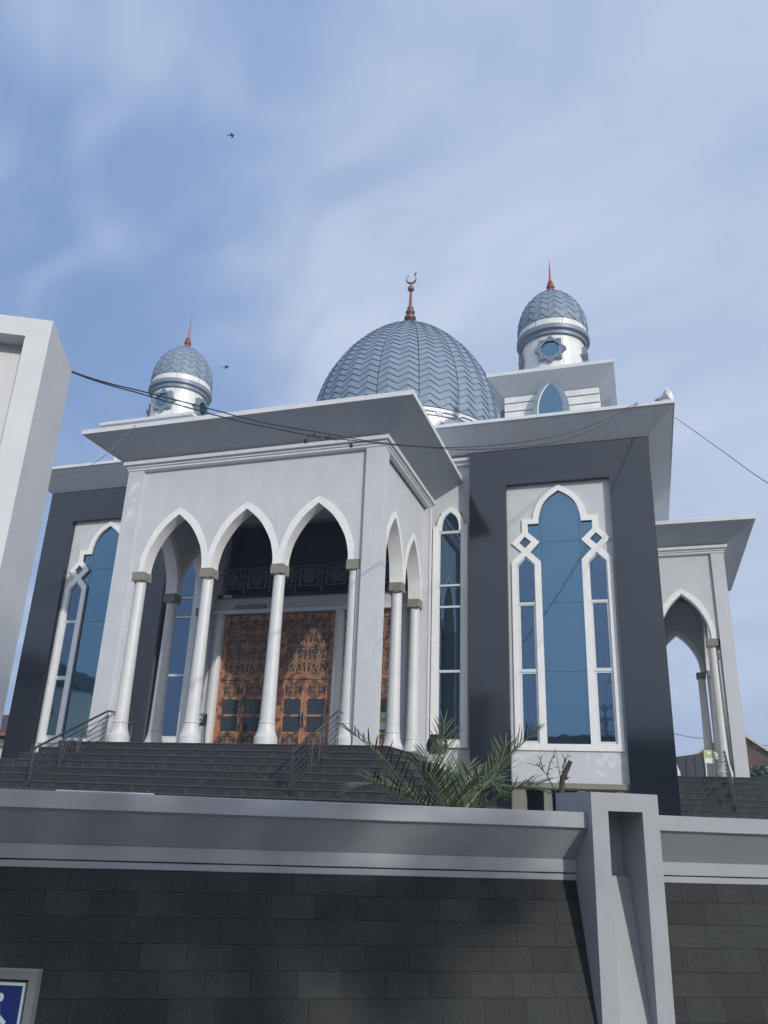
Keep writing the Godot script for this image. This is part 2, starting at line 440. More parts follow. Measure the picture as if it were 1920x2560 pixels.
func column(p: Node3D, x: float, z: float, r := 0.152, full := true) -> void:
	var m := MB.new(); var c := Vector3(x, 0, z); var f := FLOOR
	m.lathe([Vector2(r * 1.84, f), Vector2(r * 1.84, f + .19), Vector2(r * 1.84, f + .19), Vector2(r * 1.72, f + .205), Vector2(r * 1.55, f + .27), Vector2(r * 1.36, f + .37), Vector2(r * 1.26, f + .47), Vector2(r * 1.23, f + .50),
		Vector2(r * 1.23, f + .50), Vector2(r * 1.30, f + .505), Vector2(r * 1.30, f + .535), Vector2(r * 1.20, f + .545), Vector2(r * 1.20, f + .545), Vector2(r * 1.10, f + 1.3), Vector2(r * 0.98, 4.2), Vector2(r * 0.95, 5.50)], c, 28)
	var o := part(p, "column", m, M.column)
	var k := MB.new()
	var j := rng.randf_range(-0.006, 0.006)
	k.cbox(Vector3(x - .178 + j, 5.455 + j, z - .195), Vector3(x + .178 + j, 5.698, z + .195 + j), 0.008)
	part(o, "capital", k, M.concrete)
	for e in 5:
		var q := MB.new()
		var a := rng.randf() * TAU; var s := rng.randf_range(0.03, 0.07)
		q.cbox(Vector3(x + cos(a) * .13 - s, 5.44 - s * .3, z + sin(a) * .13 - s), Vector3(x + cos(a) * .13 + s, 5.462, z + sin(a) * .13 + s), 0.008)
		part(o, "mortar_lump", q, M.concrete)

func star8(r: float, q := 0.765) -> PackedVector2Array:
	var o := PackedVector2Array()
	for k in 16:
		var a := TAU * k / 16 + PI / 2
		o.append(Vector2(cos(a), sin(a)) * (r if k % 2 == 0 else r * q))
	return o

func octagon(r: float) -> PackedVector2Array:
	var o := PackedVector2Array()
	for k in 8:
		var a := TAU * (k + 0.5) / 8
		o.append(Vector2(cos(a), sin(a)) * r)
	return o

func shift(p: PackedVector2Array, d: Vector2) -> PackedVector2Array:
	var o := PackedVector2Array()
	for e in p: o.append(e + d)
	return o

func rect(x0: float, y0: float, x1: float, y1: float) -> PackedVector2Array:
	return PackedVector2Array([Vector2(x0, y0), Vector2(x1, y0), Vector2(x1, y1), Vector2(x0, y1)])

func facing(dir: String, origin := Vector3.ZERO) -> Transform3D:
	match dir:
		"+x": return Transform3D(Basis(Vector3(0, 0, -1), Vector3.UP, Vector3(1, 0, 0)), origin)
		"-x": return Transform3D(Basis(Vector3(0, 0, 1), Vector3.UP, Vector3(-1, 0, 0)), origin)
		"-z": return Transform3D(Basis(Vector3(-1, 0, 0), Vector3.UP, Vector3(0, 0, -1)), origin)
	return Transform3D(Basis.IDENTITY, origin)

# ------------------------------------------------------------------ the mosque
func big_window(p: Node3D, xc: float, pl: float, pr_: float) -> void:
	var z := -21.795                                          # white panel; the frame stands proud of it
	var out: Array = [Vector2(1.385, 1.59), Vector2(1.385, 6.74), Vector2(1.095, 7.028), Vector2(1.375, 7.30), Vector2(1.07, 7.62), Vector2(1.07, 8.016), Vector2(.77, 8.016)]
	out.append_array(Array(catmull([Vector2(.77, 8.016), Vector2(.672, 8.367), Vector2(.468, 8.696), Vector2(.23, 8.885), Vector2(0, 9.02)], 6)).slice(1))
	var inn: Array = [Vector2(.555, 1.758), Vector2(.565, 6.725), Vector2(.85, 7.013), Vector2(.58, 7.30), Vector2(.90, 7.61), Vector2(.90, 7.86), Vector2(.60, 7.86)]
	inn.append_array(Array(catmull([Vector2(.60, 7.86), Vector2(.575, 8.09), Vector2(.478, 8.411), Vector2(.304, 8.637), Vector2(0, 8.852)], 6)).slice(1))
	var O := PackedVector2Array(); var I := PackedVector2Array()
	for q: Vector2 in out: O.append(Vector2(xc + q.x, q.y))
	for k in range(out.size() - 2, -1, -1): O.append(Vector2(xc - out[k].x, out[k].y))
	for q: Vector2 in inn: I.append(Vector2(xc + q.x, q.y))
	for k in range(inn.size() - 2, -1, -1): I.append(Vector2(xc - inn[k].x, inn[k].y))
	var holes: Array = [O, I]
	for s: float in [-1.0, 1.0]:
		holes.append(PackedVector2Array([Vector2(xc + s * .99, 7.487), Vector2(xc + s * 1.16, 7.31), Vector2(xc + s * .99, 7.137), Vector2(xc + s * .81, 7.314)]))
		holes.append(PackedVector2Array([Vector2(xc + s * .982, 6.906), Vector2(xc + s * 1.235, 6.645), Vector2(xc + s * 1.225, 1.765), Vector2(xc + s * .74, 1.765), Vector2(xc + s * .735, 6.645)]))
	var pn := MB.new(); pn.T.origin.z = z; var cut := holes.slice(1); cut.push_front(rect(pl, 1.575, pr_, 9.085)); pn.flat(cut, -.12, 0); part(p, "window_panel", pn, M.panel)
	pn = MB.new(); pn.box(Vector3(pl, .80, -22.2), Vector3(pr_, 1.575, z + .004)); part(p, "panel_base", pn, M.plaster_patchy, "panel base with flaking white patches")
	pn = MB.new(); pn.box(Vector3(pl, 1.575, -22.2), Vector3(pr_, 9.085, z - .13)); part(p, "window_back", pn, M.interior)
	var f := MB.new(); f.T.origin.z = z; f.flat(holes, -0.06, 0.045)
	var o := part(p, "arched_window", f, M.trim)
	# glass: one pane behind the centre, with fine joints, and three panes in each side light
	var ys := [1.70, 3.64, 5.52, 7.30, 8.95]
	for k in 4:
		var g := MB.new()
		g.box(Vector3(xc - .95, ys[k] + .004, z - .052), Vector3(xc + .95, ys[k + 1] - .004, z - .045)); part(o, "pane", g, M.pane)
	for k in [1, 2, 3]:
		var jt := MB.new(); jt.box(Vector3(xc - .95, ys[k] - .006, z - .05), Vector3(xc + .95, ys[k] + .006, z - .0435)); part(o, "glass_joint", jt, M.gasket)
	for s: float in [-.535, .535]:
		var jt := MB.new(); jt.box(Vector3(xc + s - .005, 6.6, z - .0502), Vector3(xc + s + .005, 8.0, z - .0433)); part(o, "glass_joint", jt, M.gasket)
	for s: float in [-1.0, 1.0]:
		var xm := xc + s * .982
		var lv := [1.80, 3.65, 5.52, 6.95]
		for k in 3:
			var g := MB.new(); g.box(Vector3(xm - .25, lv[k], z - .05), Vector3(xm + .25, lv[k + 1], z - .036)); part(o, "pane", g, M.pane_side)
		var d := MB.new(); d.box(Vector3(xm - .2, 7.10, z - .05), Vector3(xm + .2, 7.52, z - .036)); part(o, "pane", d, M.pane_side)
		var fr := MB.new()
		fr.flat([PackedVector2Array([Vector2(xm, 6.90), Vector2(xm + .248, 6.64), Vector2(xm + .24, 1.77), Vector2(xm - .24, 1.77), Vector2(xm - .248, 6.64)]),
			PackedVector2Array([Vector2(xm, 6.85), Vector2(xm + .215, 6.625), Vector2(xm + .215, 5.56), Vector2(xm - .215, 5.56), Vector2(xm - .215, 6.625)]),
			rect(xm - .185, 3.71, xm + .185, 5.465), rect(xm - .185, 1.83, xm + .185, 3.58)], z - .034, z - .004)
		part(o, "sash_frame", fr, M.aluminium)
		for y in [5.52, 3.645]:
			var b := MB.new(); b.cbox(Vector3(xm - .235, y - .03, z - .012), Vector3(xm + .235, y + .022, z + .012), .006); part(o, "mullion", b, M.aluminium)

func slim_window(p: Node3D, xc: float) -> void:
	var z := -22.0
	var O := PackedVector2Array(); var I := PackedVector2Array()
	var oh: Array = [Vector2(.53, 1.64), Vector2(.53, 8.05), Vector2(.42, 8.05)]; oh.append_array(Array(catmull([Vector2(.42, 8.05), Vector2(.36, 8.28), Vector2(.22, 8.50), Vector2(0, 8.66)], 6)).slice(1))
	var ih: Array = [Vector2(.335, 1.80), Vector2(.335, 7.885), Vector2(.262, 7.885)]; ih.append_array(Array(catmull([Vector2(.262, 7.885), Vector2(.25, 8.12), Vector2(.17, 8.33), Vector2(0, 8.48)], 6)).slice(1))
	for q: Vector2 in oh: O.append(Vector2(xc + q.x, q.y))
	for k in range(oh.size() - 2, -1, -1): O.append(Vector2(xc - oh[k].x, oh[k].y))
	for q: Vector2 in ih: I.append(Vector2(xc + q.x, q.y))
	for k in range(ih.size() - 2, -1, -1): I.append(Vector2(xc - ih[k].x, ih[k].y))
	var f := MB.new(); f.T.origin.z = z; f.flat([O, I], 0.002, 0.085)
	var o := part(p, "slim_window", f, M.trim)
	var lv := [1.82, 3.70, 5.56, 6.20, 7.84, 8.46]
	for k in 5:
		var g := MB.new(); g.box(Vector3(xc - .335, lv[k], z + .006), Vector3(xc + .335, lv[k + 1], z + .02)); part(o, "pane", g, M.pane_side)
	var fr := MB.new()
	fr.flat([rect(xc - .334, 1.802, xc + .334, 7.883), rect(xc - .295, 1.86, xc + .295, 3.66), rect(xc - .305, 3.74, xc + .305, 5.53), rect(xc - .31, 5.59, xc + .31, 6.17), rect(xc - .305, 6.23, xc + .305, 7.80)], z + .021, z + .05)
	part(o, "sash_frame", fr, M.aluminium)
	for y in [3.70, 5.56, 6.20, 7.85]:
		var b := MB.new(); b.cbox(Vector3(xc - .33, y - .035, z + .04), Vector3(xc + .33, y + .025, z + .066), .006); part(o, "mullion", b, M.aluminium)

func rosette(m: MB, c: Vector2, r: float, w0: float, w1: float, turn := 0.0) -> void:
	for k in 4:
		var a := turn + TAU * k / 4; var d := Vector2(cos(a), sin(a)); var s := Vector2(-d.y, d.x)
		for t: float in [-1.0, 1.0]:
			m.ribbon(catmull([c + d * r * .16 + s * t * r * .05, c + d * r * .45 + s * t * r * .20, c + d * r * .72 + s * t * r * .17, c + d * r * 1.0]), r * .085, w0, w1)
		m.ribbon(PackedVector2Array([c + d * r * .2, c + d * r * .55, c + d * r * .86]), r * .06, w0, w1 - .001)
		m.ribbon(PackedVector2Array([c + d * r * 1.0, c + d * r * 1.12 + s * r * .05, c + d * r * 1.22]), r * .11, w0, w1)
		var e := Vector2(cos(a + PI / 4), sin(a + PI / 4)); var f := Vector2(-e.y, e.x)
		var lp := PackedVector2Array()
		for j in 15:
			var b := TAU * j / 14.0
			lp.append(c + e * r * (.70 + .38 * cos(b)) + f * r * .26 * sin(b))
		m.ribbon(lp, r * .05, w0, w1 - .003)
		m.ribbon(catmull([c + e * r * 1.08, c + e * r * 1.2 + f * r * .12, c + e * r * 1.38 + f * r * .08]), r * .06, w0, w1 - .002)
	m.flat([shift(octagon(r * .15), c), shift(octagon(r * .07), c)], w0, w1)

func palmette(m: MB, c: Vector2, r: float, up: float, w0: float, w1: float) -> void:
	for t: float in [-1.0, 0.0, 1.0]:
		var d := Vector2(sin(t * .8), up * cos(t * .8))
		m.ribbon(catmull([c, c + d * r * .5 + Vector2(t * r * .12, 0), c + d * r * .95]), r * (.22 if t == 0 else .15), w0, w1)
	for t: float in [-1.0, 1.0]:
		m.ribbon(catmull([c + Vector2(t * r * .1, 0), c + Vector2(t * r * .6, up * r * .12), c + Vector2(t * r * .95, up * r * .42), c + Vector2(t * r * 1.1, up * r * .12)]), r * .12, w0, w1 - .002)

func make_door(p: Node3D, xc: float) -> MeshInstance3D:
	var z := -22.10
	var f := MB.new(); f.T.origin.z = z
	f.flat([rect(xc - .868, FLOOR, xc + .868, 5.578), rect(xc - .675, 4.565, xc + .675, 5.39), rect(xc - .675, 3.71, xc + .675, 4.535), rect(xc - .755, FLOOR + .005, xc + .755, 3.55)], -.06, 0.03)
	f.flat([rect(xc - .868, 3.56, xc + .868, 3.62), rect(xc - .86, 3.565, xc + .86, 3.615)], .03, .045)
	var o := part(p, "carved_door", f, M.wood)
	var bead := MB.new(); bead.T.origin.z = z
	bead.flat([rect(xc - .70, 3.685, xc + .70, 5.415), rect(xc - .676, 3.709, xc + .676, 5.391)], .03, .048)
	bead.flat([rect(xc - .868, FLOOR, xc + .868, 5.578), rect(xc - .845, FLOOR, xc + .845, 5.555)], .03, .05)
	part(o, "beading", bead, M.wood)
	for k in 2:
		var y0: float = [3.71, 4.565][k]; var y1 := y0 + .825
		var b := MB.new(); b.box(Vector3(xc - .675, y0, z - .05), Vector3(xc + .675, y1, z - .02)); part(o, "dark_backing", b, M.carve_back)
		var m := MB.new(); m.T.origin.z = z
		var cs := [-.33, .36] if k == 1 else [-.37, .37]
		for c: float in cs: rosette(m, Vector2(xc + c, (y0 + y1) / 2 + (.05 if k == 1 else -.03)), .265, -.019, .006)
		if k == 0: rosette(m, Vector2(xc, (y0 + y1) / 2 - .03), .17, -.019, .004)
		for c: float in [-.5, 0.0, .5]:
			palmette(m, Vector2(xc + c, y0 + .004), .15 if c != 0 else .24, 1, -.019, .005)
			palmette(m, Vector2(xc + c * .9, y1 - .004), .12 if c != 0 else .17, -1, -.019, .005)
		for e in 16:
			var q := Vector2(xc + rng.randf_range(-.6, .6), y0 + rng.randf_range(.08, .74)); var a := rng.randf() * TAU; var pts: Array = []
			for j in 5:
				pts.append(Vector2(clampf(q.x, xc - .66, xc + .66), clampf(q.y, y0 + .02, y1 - .02))); a += rng.randf_range(.2, .9); q += Vector2(cos(a), sin(a)) * .06
			m.ribbon(catmull(pts), .012, -.019, -.006 + e * .0002)
		for s: float in [-1.0, 1.0]:
			for y in [.30, .58]: m.ribbon(catmull([Vector2(xc + s * .675, y0 + y - .09), Vector2(xc + s * .60, y0 + y), Vector2(xc + s * .655, y0 + y + .08), Vector2(xc + s * .57, y0 + y + .14)]), .026, -.019, .004)
		part(o, "carving", m, M.carve)
	for s: float in [-1.0, 1.0]:
		var xa := xc + s * .378
		var lf := MB.new(); lf.T.origin.z = z
		lf.flat([rect(xa - .372, FLOOR + .012, xa + .372, 3.545), rect(xa - .27, 3.04, xa + .27, 3.45), rect(xa - .27, 2.53, xa + .27, 2.97), rect(xa - .27, 2.03, xa + .27, 2.465), rect(xa - .27, 1.44, xa + .27, 1.965)], -.045, 0.012)
		part(o, "leaf", lf, M.wood)
		for q: Array in [[2.53, 2.97], [2.03, 2.465]]:
			var g := MB.new(); g.box(Vector3(xa - .27, q[0], z - .03), Vector3(xa + .27, q[1], z - .018)); part(o, "pane", g, M.pane_door)
		for q: Array in [[3.04, 3.45], [1.44, 1.965]]:
			var b := MB.new(); b.box(Vector3(xa - .27, q[0], z - .04), Vector3(xa + .27, q[1], z - .02)); part(o, "dark_backing", b, M.carve_back)
			var m := MB.new(); m.T.origin.z = z
			rosette(m, Vector2(xa, (q[0] + q[1]) / 2), .165, -.019, .0)
			for t: float in [-1.0, 1.0]:
				for u: float in [-1.0, 1.0]: palmette(m, Vector2(xa + t * .19, q[0] if u > 0 else q[1]), .12, u, -.019, -.002)
			part(o, "carving", m, M.carve)
		var h := MB.new(); var hx := xc + s * .045
		h.tube([Vector3(hx, 2.2, z + .012), Vector3(hx, 2.2, z + .07), Vector3(hx, 2.62, z + .07), Vector3(hx, 2.62, z + .012)], .016, 6)
		part(o, "handle", h, M.steel_dark)
	return o

func zig(j: int) -> float:
	return 1.0 if j % 2 == 1 else 0.0

func scaled_dome(p: Node3D, called: String, c: Vector3, R: float, y0: float, y1: float, ex: float, eb: float, segs: int, rows: int, amp: float, proud: float, rstop: float, front_only: bool) -> MeshInstance3D:
	# curve sampled by its length
	var L: Array = []; var len_ := 0.0; var prev := Vector2(R, y0)
	for i in 241:
		var u := i / 240.0
		var q := Vector2(R * pow(max(0.0, 1 - pow(u, ex)), eb), y0 + (y1 - y0) * u)
		len_ += q.distance_to(prev); prev = q
		if q.x < rstop: break
		L.append([len_, q])
	var total: float = L[-1][0]
	var at := func(s: float) -> Vector2:
		if s <= 0.0: return Vector2(R - 0.0 * s, y0 + s)
		for i in L.size() - 1:
			if L[i + 1][0] >= s:
				return L[i][1].lerp(L[i + 1][1], (s - L[i][0]) / max(1e-6, L[i + 1][0] - L[i][0]))
		return L[-1][1]
	var shell := MB.new()
	var prof: Array = []
	for i in range(1, 31): 
		var q: Vector2 = at.call(total * i / 30.0); prof.append(Vector2(max(.01, q.x - .035), q.y))
	shell.lathe(prof, c, segs * 4)
	var o := part(p, called, shell, M.slate_dark)
	var skirt := MB.new(); skirt.lathe([Vector2(R - .06, y0), Vector2(R + .004, y0), Vector2(R + .004, y0), Vector2(at.call(amp * 1.25).x + .004, y0 + amp * 1.25)], c, segs * 4); part(o, "base_skirt", skirt, M.slate1)
	var rest := MB.new()
	var step := total / rows
	for s in segs:
		var a0 := TAU * s / segs; var da := TAU / segs; var gap := (0.018 if front_only else 0.007) / R
		for k in rows:
			var single := not front_only or sin(a0 + da / 2) > -0.16
			var m: MB = MB.new() if single else rest
			var g := gap * (1.0 + 0.5 * k / rows)
			var bot: Array = []; var lip: Array = []; var top: Array = []
			for j in 5:
				var a := a0 + g + (da - 2 * g) * j / 4.0
				var d := Vector3(cos(a), 0, sin(a))
				var w := clampf(at.call(step * k).x / R, 0.15, 1.0)
				var fold := (proud * 0.35 if j % 2 == 1 else 0.0)
				var sb := step * k + amp * zig(j) * w; var st := step * (k + 1) + amp * zig(j) * clampf(at.call(step * (k + 1)).x / R, 0.15, 1.0)
				st = min(st, total); sb = min(sb, total)
				var pb: Vector2 = at.call(sb); var pt: Vector2 = at.call(st)
				# outward direction of the curve
				var tb: Vector2 = (at.call(sb + .05) - at.call(max(sb - .05, -.05))).normalized(); var nb := Vector2(tb.y, -tb.x)
				var q := pb + nb * (proud + fold); var q0 := pb - nb * .02; var t := pt + nb * (fold * .6 + .004)
				bot.append(c + d * q.x + Vector3.UP * q.y); lip.append(c + d * q0.x + Vector3.UP * q0.y); top.append(c + d * t.x + Vector3.UP * t.y)
			for j in 4:
				m.quad(bot[j + 1], bot[j], top[j], top[j + 1])
				m.quad(lip[j + 1], lip[j], bot[j], bot[j + 1])
			m.quad(lip[0], top[0], bot[0], bot[0]); m.quad(lip[4], bot[4], top[4], top[4])
			if single: part(o, "dome_panel", m, M["slate%d" % rng.randi_range(0, 2)])
	if front_only:
		var r := part(o, "rear_dome_panel", rest, M.slate1); r.set_meta("kind", "stuff")
	return o

func minaret(p: Node3D, x: float, z: float) -> void:
	var c := Vector3(x, 0, z)
	# square base with grooved white boards
	var core := MB.new(); core.box(Vector3(x - 1.47, 10.86, z - 1.47), Vector3(x + 1.47, 12.78, z + 1.47))
	var o := part(p, "minaret", core, M.acp_line)
	for q: Array in [[10.87, 11.90], [11.93, 12.20], [12.235, 12.50], [12.535, 12.77]]:
		var b := MB.new(); b.cbox(Vector3(x - 1.5, q[0], z - 1.5), Vector3(x + 1.5, q[1], z + 1.5), .006); part(o, "cladding_board", b, M.acp)
	var e := MB.new()
	e.loft(x - 1.5, x + 1.5, z - 1.5, z + 1.5, [Vector2(-.01, 12.755), Vector2(.03, 12.76), Vector2(.50, 13.30)], "LFRB")
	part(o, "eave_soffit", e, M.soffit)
	var fa := MB.new()
	fa.loft(x - 1.5, x + 1.5, z - 1.5, z + 1.5, [Vector2(.50, 13.30), Vector2(.505, 13.415), Vector2(.46, 13.43), Vector2(-1.5, 13.44)], "LFRB")
	part(o, "eave_fascia", fa, M.fascia)
	# pointed windows, one on each side
	for d: String in ["+z", "+x", "-x"]:
		var T := facing(d, c)
		var O := PackedVector2Array(); var I := PackedVector2Array(); var J := PackedVector2Array()
		var hs := [[O, [Vector2(.57, 10.88), Vector2(.57, 12.0), Vector2(.48, 12.45), Vector2(.28, 12.85), Vector2(0, 13.12)]], [I, [Vector2(.415, 10.9), Vector2(.415, 12.0), Vector2(.35, 12.42), Vector2(.2, 12.75), Vector2(0, 12.965)]], [J, [Vector2(.385, 10.9), Vector2(.385, 12.0), Vector2(.322, 12.41), Vector2(.18, 12.72), Vector2(0, 12.925)]]]
		for h: Array in hs:
			var cv := catmull(h[1], 5)
			for q in cv: h[0].append(q)
			for k in range(cv.size() - 2, -1, -1): h[0].append(Vector2(-cv[k].x, cv[k].y))
		O = hs[0][0]; I = hs[1][0]; J = hs[2][0]
		var f := MB.new(); f.T = T; f.flat([O, I], 1.49, 1.82); part(o, "window_hood", f, M.slate_pale)
		var g := MB.new(); g.T = T; g.flat([I, J], 1.74, 1.79); part(o, "window_frame", g, M.white)
		var h := MB.new(); h.T = T; h.flat([J], 1.70, 1.75); part(o, "pane", h, M.pane)
	# drum
	var d1 := MB.new(); d1.lathe([Vector2(1.06, 13.42), Vector2(1.06, 15.24)], c, 64); part(o, "drum", d1, M.acp)
	var sm := MB.new()
	for k in 8:
		var a := TAU * k / 8 + PI / 8
		var t := Transform3D(Basis(Vector3.UP, a), c); sm.T = t
		sm.box(Vector3(-.006, 13.43, 1.05), Vector3(.006, 15.24, 1.0615))
		sm.box(Vector3(-.006, 15.53, 1.15), Vector3(.006, 15.94, 1.1835))
	part(o, "panel_seam", sm, M.acp_line)
	var rg := MB.new(); rg.lathe([Vector2(1.055, 15.20), Vector2(1.15, 15.215), Vector2(1.15, 15.215), Vector2(1.15, 15.34), Vector2(1.15, 15.34), Vector2(1.255, 15.375), Vector2(1.255, 15.375), Vector2(1.255, 15.53), Vector2(1.255, 15.53), Vector2(1.16, 15.545)], c, 64)
	part(o, "ring_moulding", rg, M.slate_trim)
	var wb := MB.new(); wb.lathe([Vector2(1.18, 15.53), Vector2(1.18, 15.97), Vector2(1.18, 15.97), Vector2(1.05, 15.99)], c, 64); part(o, "white_band", wb, M.acp)
	for d: String in ["+z", "+x", "-x", "-z"]:
		var T := facing(d, c + Vector3(0, 14.605, 0))
		var f := MB.new(); f.T = T; f.flat([star8(.525), octagon(.335)], .80, 1.145)
		part(o, "star_frame", f, M.slate_trim)
		var q := MB.new(); q.T = T
		for k in 2:
			var pts := PackedVector2Array()
			for j in 5:
				var a := TAU * j / 4 + (PI / 4 if k == 1 else 0.0); pts.append(Vector2(cos(a), sin(a)) * .455)
			for j in 4: q.ribbon(PackedVector2Array([pts[j], pts[j + 1]]), .045, 1.145, 1.158 + .003 * k)
		part(o, "star_moulding", q, M.slate_pale)
		var g := MB.new(); g.T = T; g.flat([octagon(.34)], 1.06, 1.09); part(o, "star_pane", g, M.pane)
	var dm := scaled_dome(p, "minaret_dome", c, 1.20, 15.80, 17.66, 2.4, .78, 8, 8, .20, .022, .12, false)
	var s := MB.new()
	s.lathe([Vector2(.27, 17.55), Vector2(.20, 17.60), Vector2(.13, 17.68), Vector2(.085, 17.76), Vector2(.07, 17.80), Vector2(.135, 17.825), Vector2(.15, 17.86), Vector2(.135, 17.895), Vector2(.075, 17.92), Vector2(.065, 17.945), Vector2(.105, 17.965), Vector2(.115, 17.995), Vector2(.10, 18.02), Vector2(.06, 18.04), Vector2(.055, 18.06), Vector2(.08, 18.075), Vector2(.085, 18.10), Vector2(.065, 18.125), Vector2(.045, 18.135), Vector2(.045, 18.135), Vector2(.030, 18.55), Vector2(.0, 19.16)], c, 20)
	part(dm, "spire", s, M.copper)

func soffit_roof(p: Node3D, x0: float, x1: float, zb: float, zf: float, sides: String) -> void:
	# stepped cornice, lip, sloping soffit and fascia of a portico
	var c := MB.new()
	c.loft(x0, x1, zb, zf, [Vector2(-.11, 8.60), Vector2(-.02, 8.605), Vector2(-.02, 8.605), Vector2(.025, 8.64), Vector2(.025, 8.70), Vector2(.06, 8.71), Vector2(.06, 8.78), Vector2(.125, 8.782), Vector2(.13, 8.79), Vector2(.13, 8.885), Vector2(.12, 8.893), Vector2(.03, 8.895)], sides)
	part(p, "cornice", c, M.fascia)
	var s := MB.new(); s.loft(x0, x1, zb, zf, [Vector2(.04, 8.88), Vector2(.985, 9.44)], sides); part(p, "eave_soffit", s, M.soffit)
	var f := MB.new(); f.loft(x0, x1, zb, zf, [Vector2(.98, 9.437), Vector2(1.0, 9.44), Vector2(1.0, 9.565), Vector2(.985, 9.575), Vector2(.8, 9.58), Vector2(.8, 9.58), Vector2(-1.0, 9.66)], sides); part(p, "eave_fascia", f, M.fascia)
	var t := MB.new(); t.box(Vector3(x0 + (1.0 if "L" in sides else 0.0), 9.55, zb + (1.0 if "B" in sides else 0.0)), Vector3(x1 - 1.0, 9.655, zf - 1.0)); part(p, "flat_roof", t, M.fascia)
	var k := MB.new(); k.box(Vector3(x0 + .1, 8.92, zb), Vector3(x1 - .1, 8.98, zf - .1)); part(p, "portico_ceiling", k, M.plaster)

